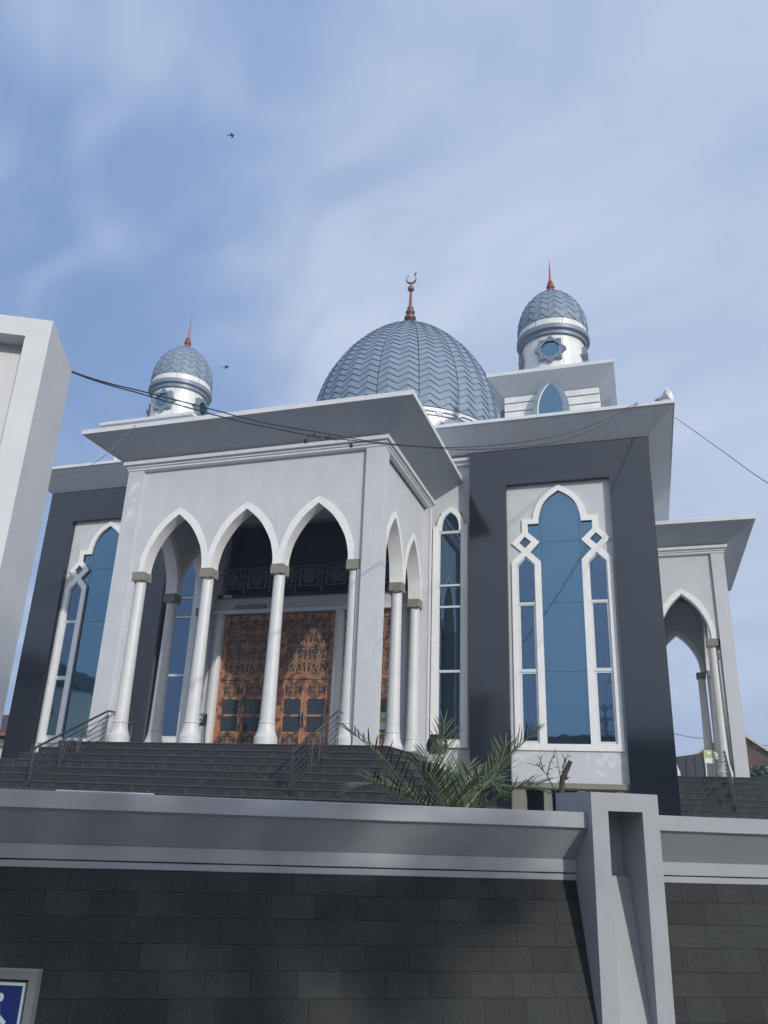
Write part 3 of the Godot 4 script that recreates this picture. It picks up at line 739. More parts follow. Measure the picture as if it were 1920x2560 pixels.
func build_mosque() -> void:
	var p := thing("mosque", "grey and white mosque with chevron-panelled blue-grey dome, two minarets and arcaded porticoes", "mosque", Vector3(CX, YARD, CZ))
	# --- front wall of the hall with the door recess, the balcony opening and the slim windows
	var w := MB.new(); w.T.origin.z = -22.0
	w.flat([rect(-14.64, YARD, -4.5, 10.22), rect(-12.63, FLOOR, -6.49, 5.60), rect(-12.68, 6.21, -6.45, 8.76)], -.30, 0)
	part(p, "front_wall", w, M.plaster)
	var hw := MB.new()
	for q: Array in [[-19.3, -22.3, -19.0, -41.1], [-.25, -22.3, .10, -41.1], [-19.3, -41.1, .10, -41.4]]:
		hw.box(Vector3(q[0], YARD, min(q[1], q[3])), Vector3(q[2], 10.22, max(q[1], q[3])))
	part(p, "hall_wall", hw, M.plaster)
	var inn := MB.new()
	inn.box(Vector3(-13.0, 6.05, -26.2), Vector3(-6.1, 6.2, -22.31)); inn.box(Vector3(-13.0, 8.77, -26.2), Vector3(-6.1, 8.95, -22.31)); inn.box(Vector3(-13.0, 6.05, -26.4), Vector3(-6.1, 8.95, -26.2))
	inn.box(Vector3(-13.2, 6.05, -26.4), Vector3(-13.0, 8.95, -22.31)); inn.box(Vector3(-6.1, 6.05, -26.4), Vector3(-5.9, 8.95, -22.31))
	part(p, "balcony_room", inn, M.interior)
	for k in 5:
		var gl := MB.new(); gl.box(Vector3(-12.67 + k * 1.244, 6.22, -22.75), Vector3(-12.67 + k * 1.244 + 1.238, 8.76, -22.73)); part(p, "balcony_glass", gl, M.dark_glass)
	var dw := MB.new(); dw.box(Vector3(-12.9, YARD, -22.5), Vector3(-6.2, 5.95, -22.31)); part(p, "door_wall", dw, M.interior)
	# --- portico floor level trim
	var beam := MB.new(); beam.cbox(Vector3(-12.9, 5.585, -22.02), Vector3(-6.22, 5.715, -21.86), .01); part(p, "door_lintel", beam, M.fascia)
	for x: float in [-12.62, -10.61, -8.56, -6.50]:
		var hc := MB.new(); hc.lathe([Vector2(.20, FLOOR), Vector2(.20, FLOOR + .19), Vector2(.165, FLOOR + .21), Vector2(.165, FLOOR + .21), Vector2(.155, 5.59)], Vector3(x, 0, -22.02), 24)
		part(p, "half_column", hc, M.column)
	var door := make_door(p, -9.584)
	for dx: float in [-2.051, 2.051]:
		var d2 := door.duplicate(); p.add_child(d2, true); d2.position.x = dx
	var led := MB.new(); led.cbox(Vector3(-12.74, 6.10, -22.28), Vector3(-6.39, 6.225, -21.90), .01); part(p, "balcony_ledge", led, M.granite)
	# balcony railing with star panels
	var rl := MB.new()
	rl.box(Vector3(-12.68, 7.04, -22.02), Vector3(-6.45, 7.085, -21.96))
	var o := part(p, "balcony_railing", rl, M.balcony)
	for k in 8:
		var x := -12.78 + k * .8914
		if k > 0 and k < 7:
			var b := MB.new(); b.box(Vector3(x - .03, 6.22, -22.02), Vector3(x + .03, 7.04, -21.97)); part(o, "post", b, M.balcony)
		if k < 7:
			var xc := x + .4457; var f := MB.new(); f.T.origin = Vector3(xc, 6.715, -22.0)
			f.flat([rect(-.33, -.30, .33, .27), rect(-.312, -.282, .312, .252)], 0, .02)
			f.flat([star8(.25), star8(.235)], 0, .02)
			for s: float in [-1.0, 1.0]:
				f.box(Vector3(s * .27 - .008, -.30, 0), Vector3(s * .27 + .008, .27, .018)); f.box(Vector3(s * .38 - .05, .08, 0), Vector3(s * .38 + .05, .095, .018)); f.box(Vector3(s * .38 - .05, -.12, 0), Vector3(s * .38 + .05, -.105, .018))
			part(o, "star_panel", f, M.balcony_bar)
			var g := MB.new(); g.T.origin = Vector3(xc, 6.715, -22.0); g.flat([star8(.233)], .004, .012); part(o, "star_plate", g, M.balcony)
	var lamp := MB.new(); lamp.flat([PackedVector2Array([Vector2(-12.03, 5.72), Vector2(-11.06, 5.72), Vector2(-11.04, 5.85), Vector2(-12.08, 5.85)])], -21.98, -21.86)
	part(p, "strip_light", lamp, M.concrete)
	for xc: float in [-5.155, -13.965]: slim_window(p, xc)
	# --- dark granite corner blocks with their white panels
	for side in 2:
		var x0 := -4.51 if side == 0 else -19.77
		var x1 := .65 if side == 0 else -14.61
		var pl := -3.42 if side == 0 else -18.66
		var pr_ := -.482 if side == 0 else -15.72
		var m := MB.new(); m.box(Vector3(x0, YARD, -26.4), Vector3(pl, 10.21, -21.62)); var blk := part(p, "granite_block", m, M.granite)
		m = MB.new(); m.box(Vector3(pr_, YARD, -26.4), Vector3(x1, 10.209, -21.62)); part(blk, "granite_pier", m, M.granite)
		m = MB.new(); m.box(Vector3(pl, 9.085, -26.4), Vector3(pr_, 10.208, -21.62)); part(blk, "granite_lintel", m, M.granite)
		m = MB.new(); m.T.origin.z = -21.78
		m.flat([rect(pl, YARD, pr_, .795), rect(pl + .33, -.3, pl + .80, .62), rect(pl + .98, -.3, pl + 1.66, .62), rect(pl + 1.84, -.3, pl + 2.6, .62)], -.3, 0)
		part(p, "basement_wall", m, M.concrete)
		m = MB.new(); m.cbox(Vector3(pl, .66, -21.8), Vector3(pr_, .80, -21.70), .012); part(p, "basement_sill", m, M.concrete)
		m = MB.new(); m.box(Vector3(pl, YARD, -23.2), Vector3(pr_, .78, -23.1)); part(p, "basement_back", m, M.carve_back)
		big_window(p, (pl + pr_) / 2 + .02, pl, pr_)
	# --- cornice between the blocks, great eave and roof
	var cn := MB.new(); cn.cbox(Vector3(-14.60, 10.06, -22.0), Vector3(-4.515, 10.175, -21.72), .01); cn.cbox(Vector3(-14.60, 9.96, -22.0), Vector3(-4.515, 10.06, -21.84), .01); part(p, "cornice", cn, M.fascia)
	var so := MB.new()
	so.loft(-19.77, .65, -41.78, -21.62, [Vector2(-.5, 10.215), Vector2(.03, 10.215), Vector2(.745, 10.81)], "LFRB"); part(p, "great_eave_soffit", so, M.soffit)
	var ga := MB.new()
	ga.loft(-19.77, .65, -41.78, -21.62, [Vector2(.74, 10.807), Vector2(.76, 10.81), Vector2(.76, 10.905), Vector2(.745, 10.915), Vector2(.55, 10.92), Vector2(-9.0, 11.0)], "LFRB"); part(p, "great_eave_fascia", ga, M.fascia)
	var rf := MB.new(); rf.box(Vector3(-19.0, 10.23, -41.0), Vector3(-.1, 10.85, -22.3)); part(p, "hall_roof", rf, M.fascia)
	# --- front portico
	var TF := facing("+z", Vector3(0, 0, -17.42))
	arcade(p, TF, [CX - 2.03, CX, CX + 2.03], 1.0, -12.86, -6.27, 8.62)
	for e: Array in [["+x", -5.93, 1], ["-x", -13.19, -1]]:
		var T := facing(e[0], Vector3(e[1], 0, 0)); var s: float = -e[2]
		# along the wall u = -z on the right side, +z on the left
		arcade(p, T, [s * -18.88, s * -20.71] if s < 0 else [-20.71, -18.88], .9, 17.70 if s < 0 else -21.98, 21.98 if s < 0 else -17.70, 8.62)
	for s: float in [-1.0, 1.0]:
		var xo := CX + s * 3.78; var xi := CX + s * 3.29
		var m := MB.new(); m.box(Vector3(min(xo, xi), FLOOR, -17.72), Vector3(max(xo, xi), 8.62, -17.32))
		part(p, "corner_pillar", m, M.plaster, "corner pillar with patches of bare white filler" if s < 0 else "")
		if s < 0:
			for k in 15:
				var ctr := Vector2(lerpf(xo + .12, xi - .12, rng.randf()), 8.40 - rng.randf() * 1.3); var blob := PackedVector2Array(); var sx := rng.randf_range(.03, .11); var sy := rng.randf_range(.06, .2)
				for j in 18:
					var a := TAU * j / 18; var rr := rng.randf_range(.65, 1.1); blob.append(ctr + Vector2(clampf(cos(a) * sx * rr, -.11, .11), sin(a) * sy * rr))
				m = MB.new(); m.flat([blob], -17.325, -17.3185 + k * .0002); part(p, "filler_patch", m, M.filler)
		m = MB.new(); m.box(Vector3(min(xi, xi - s * .13), FLOOR, -17.76), Vector3(max(xi, xi - s * .13), 5.72, -17.424)); part(p, "pillar_return", m, M.plaster)
		var xs := CX + s * 3.63
		m = MB.new(); m.box(Vector3(min(xs, xs - s * .34), FLOOR, -17.95), Vector3(max(xs, xs - s * .34), 5.72, -17.72)); part(p, "pillar_return", m, M.plaster)
		m = MB.new(); m.box(Vector3(min(xs + s * .14, xs - s * .34), FLOOR, -22.0), Vector3(max(xs + s * .14, xs - s * .34), 8.62, -21.75)); part(p, "rear_pilaster", m, M.plaster)
		for z: float in [-19.795, -21.60]: column(p, CX + s * 3.45, z)
	for k in 4: column(p, CX + (k - 1.5) * 2.03, -17.60)
	soffit_roof(p, CX - 3.78, CX + 3.78, -22.0, -17.32, "LFR")
	var ct := MB.new(); ct.box(Vector3(CX - 3.4, 8.62, -22.0), Vector3(CX + 3.4, 8.92, -17.75)); part(p, "ceiling_beam", ct, M.plaster)
	# --- right portico
	var zr := -31.70
	arcade(p, facing("+z", Vector3(0, 0, -28.14)), [1.48], .93, .3, 2.60, 8.62)
	arcade(p, facing("-z", Vector3(0, 0, -35.26)), [-1.48], .93, -2.60, -.3, 8.62)
	arcade(p, facing("+x", Vector3(2.85, 0, 0)), [-zr - 1.95, -zr, -zr + 1.95], .96, 28.4, 35.0, 8.62)
	for s: float in [-1.0, 1.0]:
		var zo := zr + s * 3.64; var zi := zr + s * 3.22
		var m := MB.new(); m.box(Vector3(2.535, FLOOR, min(zo, zi)), Vector3(2.95, 8.62, max(zo, zi))); part(p, "corner_pillar", m, M.plaster)
		column(p, 2.30, zr + s * 3.38)
		column(p, .66, zr + s * 3.38)
	for k in 4: column(p, 2.67, zr + (k - 1.5) * 1.95)
	soffit_roof(p, .1, 2.95, zr - 3.64, zr + 3.64, "FRB")
	# --- drum, great dome and finial
	var c := Vector3(-9.55, 0, CZ)
	var dr := MB.new(); dr.lathe([Vector2(4.42, 10.9), Vector2(4.42, 15.42), Vector2(4.42, 15.42), Vector2(4.1, 15.45)], c, 128)
	var drum := part(p, "dome_drum", dr, M.acp)
	var seam := MB.new()
	for k in 16:
		seam.T = Transform3D(Basis(Vector3.UP, TAU * k / 16), c); seam.box(Vector3(-.012, 11.0, 4.40), Vector3(.012, 15.43, 4.425))
	part(drum, "panel_seam", seam, M.acp_line)
	for k in 16:
		var a := TAU * (k + .5) / 16
		var b := MB.new()
		for s: float in [-1.0, 1.0]:
			var O := PackedVector2Array([Vector2(s * .10, 14.90), Vector2(s * .10, 14.70), Vector2(s * .70, 14.70), Vector2(s * .84, 14.79), Vector2(s * .84, 14.83), Vector2(s * .70, 14.92), Vector2(s * .18, 14.92)])
			var I := PackedVector2Array([Vector2(s * .16, 14.87), Vector2(s * .16, 14.745), Vector2(s * .69, 14.745), Vector2(s * .78, 14.80), Vector2(s * .78, 14.82), Vector2(s * .69, 14.875), Vector2(s * .19, 14.875)])
			b.flat([O, I], 0, .05, .15)
		b.flat([shift(star8(.14), Vector2(0, 14.81))], 0, .06, .1)
		for i in b.v.size(): b.v[i].y += .34
		b.bend(c, 4.42, a); part(drum, "drum_ornament", b, M.slate_pale)
		var wd := MB.new()
		var O := PackedVector2Array(); var I := PackedVector2Array()
		for q in catmull([Vector2(.42, 12.6), Vector2(.42, 13.5), Vector2(.36, 13.95), Vector2(.2, 14.25), Vector2(0, 14.45)], 4): O.append(q)
		for q in range(O.size() - 2, -1, -1): O.append(Vector2(-O[q].x, O[q].y))
		for q in catmull([Vector2(.26, 12.75), Vector2(.26, 13.45), Vector2(.22, 13.8), Vector2(.12, 14.02), Vector2(0, 14.16)], 4): I.append(q)
		for q in range(I.size() - 2, -1, -1): I.append(Vector2(-I[q].x, I[q].y))
		wd.flat([O, I], 0, .14, .15); for i in wd.v.size(): wd.v[i].y += .37
		wd.bend(c, 4.42, a); part(drum, "drum_window", wd, M.slate_pale)
		var g := MB.new(); g.flat([I], .01, .03, .15); for i in g.v.size(): g.v[i].y += .37
		g.bend(c, 4.42, a); part(drum, "pane", g, M.pane_dark)
	var dome := scaled_dome(p, "great_dome", c, 4.47, 15.42, 22.05, 2.17, .70, 16, 25, .27, .042, .30, true)
	var fin := MB.new()
	fin.lathe([Vector2(.40, 21.93), Vector2(.30, 22.02), Vector2(.20, 22.15), Vector2(.15, 22.30), Vector2(.14, 22.40), Vector2(.26, 22.47), Vector2(.30, 22.56), Vector2(.27, 22.64), Vector2(.16, 22.70), Vector2(.14, 22.78), Vector2(.21, 22.83), Vector2(.235, 22.90), Vector2(.21, 22.97), Vector2(.13, 23.01), Vector2(.12, 23.06), Vector2(.155, 23.10), Vector2(.16, 23.16), Vector2(.13, 23.21), Vector2(.085, 23.24), Vector2(.085, 23.24), Vector2(.085, 23.5), Vector2(.06, 24.05), Vector2(.055, 24.12)], c, 24)
	part(dome, "finial", fin, M.bronze)
	var ball := MB.new(); var bp: Array = []
	for k in 17:
		var a := -PI / 2 + PI * k / 16
		bp.append(Vector2(max(.0, .165 * cos(a)), 24.29 + .165 * sin(a)))
	ball.lathe(bp, c, 24); ball.lathe([Vector2(.04, 24.42), Vector2(.035, 24.60)], c, 12); part(dome, "finial_ball", ball, M.bronze)
	var cr := MB.new(); cr.T = Transform3D(Basis(Vector3.UP, deg_to_rad(6)), c + Vector3(0, 24.84, 0))
	var ho := PackedVector2Array()
	for k in 33:
		var a := deg_to_rad(-90 - 148 + 296 * k / 32.0); ho.append(Vector2(cos(a), sin(a)) * .265)
	for k in range(32, -1, -1):
		var a := deg_to_rad(-90 - 148 + 296 * k / 32.0); ho.append(Vector2(cos(a), sin(a)) * .225 + Vector2(0, .065))
	cr.flat([ho], -.03, .03)
	cr.flat([PackedVector2Array([Vector2(.19, .22), Vector2(.25, .27), Vector2(.21, .34), Vector2(.27, .42), Vector2(.16, .36), Vector2(.15, .28)])], -.02, .02)
	part(dome, "crescent", cr, M.bronze)
	for x: float in [-2.13, -17.01]: minaret(p, x, -24.5)
	# --- rainwater pipe
	var dp := MB.new(); dp.tube([Vector3(-5.75, FLOOR, -21.86), Vector3(-5.75, 8.62, -21.86)], .05, 10)
	for y: float in [2.4, 4.6, 6.8]: dp.tube([Vector3(-5.75, y, -21.86), Vector3(-5.75, y + .06, -21.86)], .062, 10)
	part(p, "rain_pipe", dp, M.plaster)

# ------------------------------------------------------------------ steps and rails
func build_steps(label: String, x0: float, x1: float, zb: float, zf: float, sides: String, tf: float, ts: float, singles: String) -> void:
	var p := thing("granite_steps", label, "steps", Vector3((x0 + x1) / 2, YARD, (zb + zf) / 2))
	var r := .164
	for k in 11:
		var y := FLOOR - r * k
		var ax := x0 - (ts * k if "L" in sides else 0.0); var bx := x1 + (ts * k if "R" in sides else 0.0)
		var bz := zf + tf * k; var az := zb - (ts * k if "B" in sides else 0.0)
		var m := MB.new(); m.box(Vector3(ax, YARD - .2, az), Vector3(bx, y - .03, bz))
		var s := part(p, "step", m, M.joint)
		var pieces := k < 8
		var run := func(horizontal: bool, from: float, to: float, at: float, outward: float) -> void:
			var cnt := int(max(1.0, round((to - from) / .92))) if pieces else 1
			for i in cnt:
				var a := from + (to - from) * i / cnt + .0015; var b := from + (to - from) * (i + 1) / cnt - .0015
				var t := MB.new(); var ri := MB.new()
				if horizontal:
					t.cbox(Vector3(a, y - .032, at - tf - .02), Vector3(b, y, at + .022), .007)
					ri.box(Vector3(a, y - r, at - .03), Vector3(b, y - .033, at + .004 + rng.randf() * .002))
				else:
					t.cbox(Vector3(min(at + outward * .022, at - outward * (ts + .02)), y - .0325, a), Vector3(max(at + outward * .022, at - outward * (ts + .02)), y - .0005, b), .007)
					ri.box(Vector3(min(at + outward * .004, at - outward * .03), y - r, a), Vector3(max(at + outward * .004, at - outward * .03), y - .033, b))
				part(s, "tread_slab", t, M.nosing); part(s, "riser_slab", ri, M.step)
		run.call(true, ax - (.022 if "L" in sides else 0.0), bx + (.022 if "R" in sides else 0.0), bz, 1.0)
		if "L" in sides: run.call(false, az, bz - tf - .02, ax, -1.0)
		if "R" in sides: run.call(false, az, bz - tf - .02, bx, 1.0)
	var fl := MB.new(); fl.box(Vector3(x0 + ts, FLOOR - .03, zb), Vector3(x1 - ts * (1.0 if "R" in sides else 0.0), FLOOR - .002, zf - tf)); part(p, "portico_floor", fl, M.nosing)

func medallion(p: Node3D, c: Vector3, r: float) -> void:
	var m := MB.new(); m.T.origin = c; m.flat([star8(r)], -.012, .012)
	var o := part(p, "star_medallion", m, M.medal_white)
	for w: Array in [[.012, .018], [-.018, -.012]]:
		var k := MB.new(); k.T.origin = c; k.flat([star8(r), star8(r * .86)], w[0], w[1]); part(o, "star_rim", k, M.medal_rim)
		var f := MB.new(); f.T.origin = c
		for j in 8:
			var a := TAU * j / 8; var d := Vector2(cos(a), sin(a)); var s := Vector2(-d.y, d.x)
			f.flat([PackedVector2Array([d * r * .08, d * r * .25 + s * r * .09, d * r * .5, d * r * .25 - s * r * .09])], w[0], w[1] + (.001 if w[0] > 0 else 0.0))
		f.flat([shift(star8(r * .62), Vector2.ZERO), star8(r * .585)], w[0], w[1])
		part(o, "flower_print", f, M.medal_blue)

func handrail(label: String, at: Vector3, yaw: float, slope: float, s: Array, h := .74, medal := 1) -> void:
	var p := thing("stair_railing", label, "railing", at, yaw)
	var yy := func(x: float) -> float: return slope * x
	var last: float = s[-1]
	var r := MB.new()
	r.tube([Vector3(-.28, h, 0), Vector3(-.03, h, 0), Vector3(0, h - .002, 0), Vector3(last + .06, h + yy.call(last + .06), 0)], .026, 10)
	part(p, "handrail", r, M.steel)
	for i in s.size():
		var x: float = s[i]; var y: float = yy.call(x)
		var m := MB.new()
		for q: float in [-.024, .024]: m.cbox(Vector3(x - .02, y - .03, q - .006), Vector3(x + .02, y + h - .10, q + .006), .003)
		m.tube([Vector3(x, y + h - .13, 0), Vector3(x, y + h - .01, 0)], .011, 6)
		for b in 5: m.tube([Vector3(x, y + .10 + b * .125, -.036), Vector3(x, y + .10 + b * .125, .036)], .012, 6)
		part(p, "post", m, M.steel)
	for i in s.size() - 1:
		var a: float = s[i]; var b: float = s[i + 1]
		if i == 1 and s.size() == 4:
			var f := MB.new()
			for q: float in [.10, .60]: f.tube([Vector3(a, yy.call(a) + q, 0), Vector3(b, yy.call(b) + q, 0)], .011, 6)
			for q: float in [a + .09, b - .09]: f.tube([Vector3(q, yy.call(q) + .10, 0), Vector3(q, yy.call(q) + .60, 0)], .010, 6)
			part(p, "frame", f, M.steel)
			if medal == 2: 
				var sr := MB.new(); sr.T.origin = Vector3((a + b) / 2, yy.call((a + b) / 2) + .35, 0); sr.flat([star8(.16), star8(.135)], -.008, .008); sr.flat([star8(.085), star8(.06)], -.008, .008); part(p, "star_ornament", sr, M.steel)
			elif medal == 1: medallion(p, Vector3((a + b) / 2, yy.call((a + b) / 2) + .35, 0), .155)
			continue
		for k in 5:
			var m := MB.new(); var q := .10 + k * .125
			m.tube([Vector3(a, yy.call(a) + q, 0), Vector3(b, yy.call(b) + q, 0)], .010, 6)
			part(p, "bar", m, M.steel)

# ------------------------------------------------------------------ boundary wall, pier, gate pillar
func wavy_bar(m: MB, a: float, b: float, y0: float, y1: float, zb: float, zf: float, amp: float) -> void:
	# hand-floated render: a bar along x whose edges wander by a few millimetres
	var cnt := int((b - a) / .12); var prev: Array = []
	var nz := noise(int(y0 * -1000) + 31, .9, 3); var e := .006
	for i in cnt + 1:
		var x := a + (b - a) * i / cnt
		var j := [nz.get_noise_2d(x, 0) * amp, nz.get_noise_2d(x, 9) * amp, nz.get_noise_2d(x, 18) * amp * .8]
		var sec := [Vector3(x, y0 + j[0], zb), Vector3(x, y0 + j[0], zf + j[2] - e), Vector3(x, y0 + j[0] + e, zf + j[2]), Vector3(x, y1 + j[1] - e, zf + j[2]), Vector3(x, y1 + j[1], zf + j[2] - e), Vector3(x, y1 + j[1], zb)]
		if i > 0:
			for k in 6:
				var l := (k + 1) % 6
				m.quad(prev[k], sec[k], sec[l], prev[l])
		if i == 0 or i == cnt:
			for k in range(1, 5):
				if i == 0: m.tri(sec[0], sec[k], sec[k + 1])
				else: m.tri(sec[0], sec[k + 1], sec[k])
		prev = sec

func build_wall() -> void:
	var p := thing("boundary_wall", "grey painted boundary wall with sloping cornice over dark andesite stone tiles", "wall", Vector3(0, ROAD, 0), WALL_YAW)
	var U := Vector3(0, -ROAD, 0)
	for seg: Array in [[-2.53, 3.664, 0], [4.390, 9.6, 1]]:
		var a: float = seg[0]; var b: float = seg[1]
		var m := MB.new(); m.T.origin = U
		m.box(Vector3(a, ROAD - .2, -8.78), Vector3(b, -.56, -8.42)); m.box(Vector3(a, -.56, -8.78), Vector3(b, -.105, -8.40))
		part(p, "wall_core", m, M.joint)
		m = MB.new(); m.T.origin = U; wavy_bar(m, a, b, -.101, .047, -8.80, -7.933, .0028); part(p, "coping", m, M.wallpaint)
		m = MB.new(); m.T.origin = U; m.quad(Vector3(a, -.404, -8.262), Vector3(b, -.404, -8.262), Vector3(b, -.098, -7.965), Vector3(a, -.098, -7.965)); part(p, "sloping_soffit", m, M.wallpaint)
		m = MB.new(); m.T.origin = U; wavy_bar(m, a, b, -.530, -.404, -8.42, -8.245, .0018); part(p, "upper_band", m, M.wallpaint)
		m = MB.new(); m.T.origin = U; wavy_bar(m, a, b, -.601, -.541, -8.42, -8.252, .0028); part(p, "lower_band", m, M.wallpaint)
		# battered backing and the stone tiles on it
		m = MB.new(); m.T.origin = U
		m.quad(Vector3(a, ROAD - .05, -8.28 + .29 * (-.60 - ROAD + .05)), Vector3(b, ROAD - .05, -8.28 + .29 * (-.60 - ROAD + .05)), Vector3(b, -.602, -8.283), Vector3(a, -.602, -8.283))
		part(p, "tile_bed", m, M.joint)
		var rows := [-.602, -.778, -.977, -1.176, -1.377, -1.578, -1.778, -1.978, ROAD - .02]
		for k in 8:
			var y1: float = rows[k]; var y0: float = rows[k + 1]
			var x := a - fposmod(a - [-1.2, -1.385, -1.03, -1.30, -1.12, -1.41, -1.22, -1.05][k], .4) 
			while x < b:
				var l: float = max(x, a) + .0005; var h: float = min(x + .4, b) - .0005
				x += .4
				if h - l < .01: continue
				var t := MB.new(); t.T.origin = U
				var pr := .001 + rng.randf() * .0025; var tw := rng.randf_range(-.0012, .0012)
				var zt := -8.268 + .29 * (-.602 - y1) + pr; var zb := -8.268 + .29 * (-.602 - y0) + pr
				var e := .0007
				# face with a small bevel
				var A := Vector3(l, y0 + e, zb - .02); var B := Vector3(h, y0 + e, zb - .02); var C := Vector3(h, y1 - e, zt - .02); var D := Vector3(l, y1 - e, zt - .02)
				var bv := .0009
				var F := [Vector3(l + bv, y0 + e + bv, zb - tw), Vector3(h - bv, y0 + e + bv, zb + tw), Vector3(h - bv, y1 - e - bv, zt + tw), Vector3(l + bv, y1 - e - bv, zt - tw)]
				t.quad(F[0], F[1], F[2], F[3])
				t.quad(A, B, F[1], F[0]); t.quad(B, C, F[2], F[1]); t.quad(C, D, F[3], F[2]); t.quad(D, A, F[0], F[3])
				var tone := [0, 0, 1, 1, 1, 2, 2, 0, 4, 3][rng.randi_range(0, 9)] as int
				if seg[2] == 0 and k == 1 and abs(l - -1.2) < .05: tone = 5
				part(p, "stone_tile", t, M["stone%d" % tone])
	# pier
	var q := thing("wall_pier", "grey boundary wall pier with tall slot, in front of the palm and bare stump", "pier", Vector3(0, ROAD, 0), WALL_YAW)
	var x0 := 3.666; var x1 := 4.388; var s0 := 3.841; var s1 := 4.211
	var m := MB.new(); m.T.origin = U
	m.flat([PackedVector2Array([Vector2(x0, ROAD - .1), Vector2(x0, .24), Vector2(x1, .24), Vector2(x1, ROAD - .1), Vector2(s1, ROAD - .1), Vector2(s1, .068), Vector2(s0, .068), Vector2(s0, ROAD - .1)])], -8.30, -7.827)
	m.box(Vector3(x0, ROAD - .1, -8.713), Vector3(x1, .2399, -8.3))
	part(q, "pier_body", m, M.wallpaint)
	m = MB.new(); m.T.origin = U
	m.quad(Vector3(s0, ROAD - .1, -7.86 ), Vector3(s1, ROAD - .1, -7.86), Vector3(s1, -.545, -8.215), Vector3(s0, -.545, -8.215))
	m.quad(Vector3(s0, -.545, -8.215), Vector3(s1, -.545, -8.215), Vector3(s1, -.545, -8.31), Vector3(s0, -.545, -8.31))
	part(q, "slot_back", m, M.wallpaint)
	# gate pillar
	var g := thing("gate_pillar", "tall pale grey gate pillar with a recessed panel at the left", "pillar", Vector3(0, ROAD, 0), GATE_YAW)
	m = MB.new(); m.T.origin = U
	m.flat([rect(-4.3, ROAD - .1, -2.54, 5.07), rect(-4.04, -1.8, -2.80, 4.835)], -8.52, -8.28)
	m.box(Vector3(-4.2999, ROAD - .1, -9.40), Vector3(-2.5401, 5.069, -8.52)); part(g, "pillar_body", m, M.gatepaint)

# ------------------------------------------------------------------ plants
func leaflet(m: MB, base: Vector3, dir: Vector3, side: Vector3, length: float, width: float) -> void:
	var d := dir.normalized(); var s := side.normalized() * width; var nn := d.cross(side).normalized()
	var p1 := base + d * length * .3 + nn * width * .15; var p2 := base + d * length * .7 + nn * width * .1; var tip := base + d * length - Vector3.UP * length * .04
	var f := nn * width * .45
	m.quad(base, p1, p1 + s * .5 + f, base + s * .18); m.quad(base, base - s * .18, p1 - s * .5 + f, p1)
	m.quad(p1, p2, p2 + s * .38 + f * .8, p1 + s * .5 + f); m.quad(p1, p1 - s * .5 + f, p2 - s * .38 + f * .8, p2)
	m.tri(p2, tip, p2 + s * .38 + f * .8); m.tri(p2, p2 - s * .38 + f * .8, tip)

func frond(p: Node3D, pts: Array, singles: bool, pairs: int) -> void:
	var line: Array = []
	for i in pts.size() - 1:
		var a: Vector3 = pts[max(i - 1, 0)]; var b: Vector3 = pts[i]; var c: Vector3 = pts[i + 1]; var d: Vector3 = pts[min(i + 2, pts.size() - 1)]
		for k in 6: line.append(b.cubic_interpolate(c, a, d, k / 6.0))
	line.append(pts[-1])
	var m := MB.new(); m.tube(line, .014, 6, .003)
	var o := part(p, "frond", m, M.rachis)
	var all := MB.new()
	var N := line.size() - 1
	for i in pairs:
		var t := pow((i + 1.0) / pairs, .9)
		var f := t * N; var k := int(min(floor(f), N - 1)); var b: Vector3 = line[k].lerp(line[k + 1], f - k)
		var d: Vector3 = (line[k + 1] - line[k]).normalized()
		var s := d.cross(Vector3.UP + Vector3(.12, 0, .1)).normalized(); var u := s.cross(d).normalized()
		var L: float = lerpf(.34, .52, sin(t * PI)) * (1.0 if t < .7 else lerpf(1.0, .75, (t - .7) / .3)) * rng.randf_range(.85, 1.12)
		for q: float in [-1.0, 1.0]:
			var lift := rng.randf_range(.15, .55)
			var dir := d * rng.randf_range(.75, 1.0) + s * q * rng.randf_range(.55, .8) + u * lift * .7
			if i == pairs - 1: dir = d + s * q * .25
			var lm: MB = MB.new() if singles else all
			leaflet(lm, b, dir, dir.cross(u), L, rng.randf_range(.017, .023))
			if singles: part(o, "leaflet", lm, M["leaf%d" % [0, 0, 1, 1, 2][rng.randi_range(0, 4)]])
	if not singles: part(o, "leaflet_mass", all, M.leaf0)

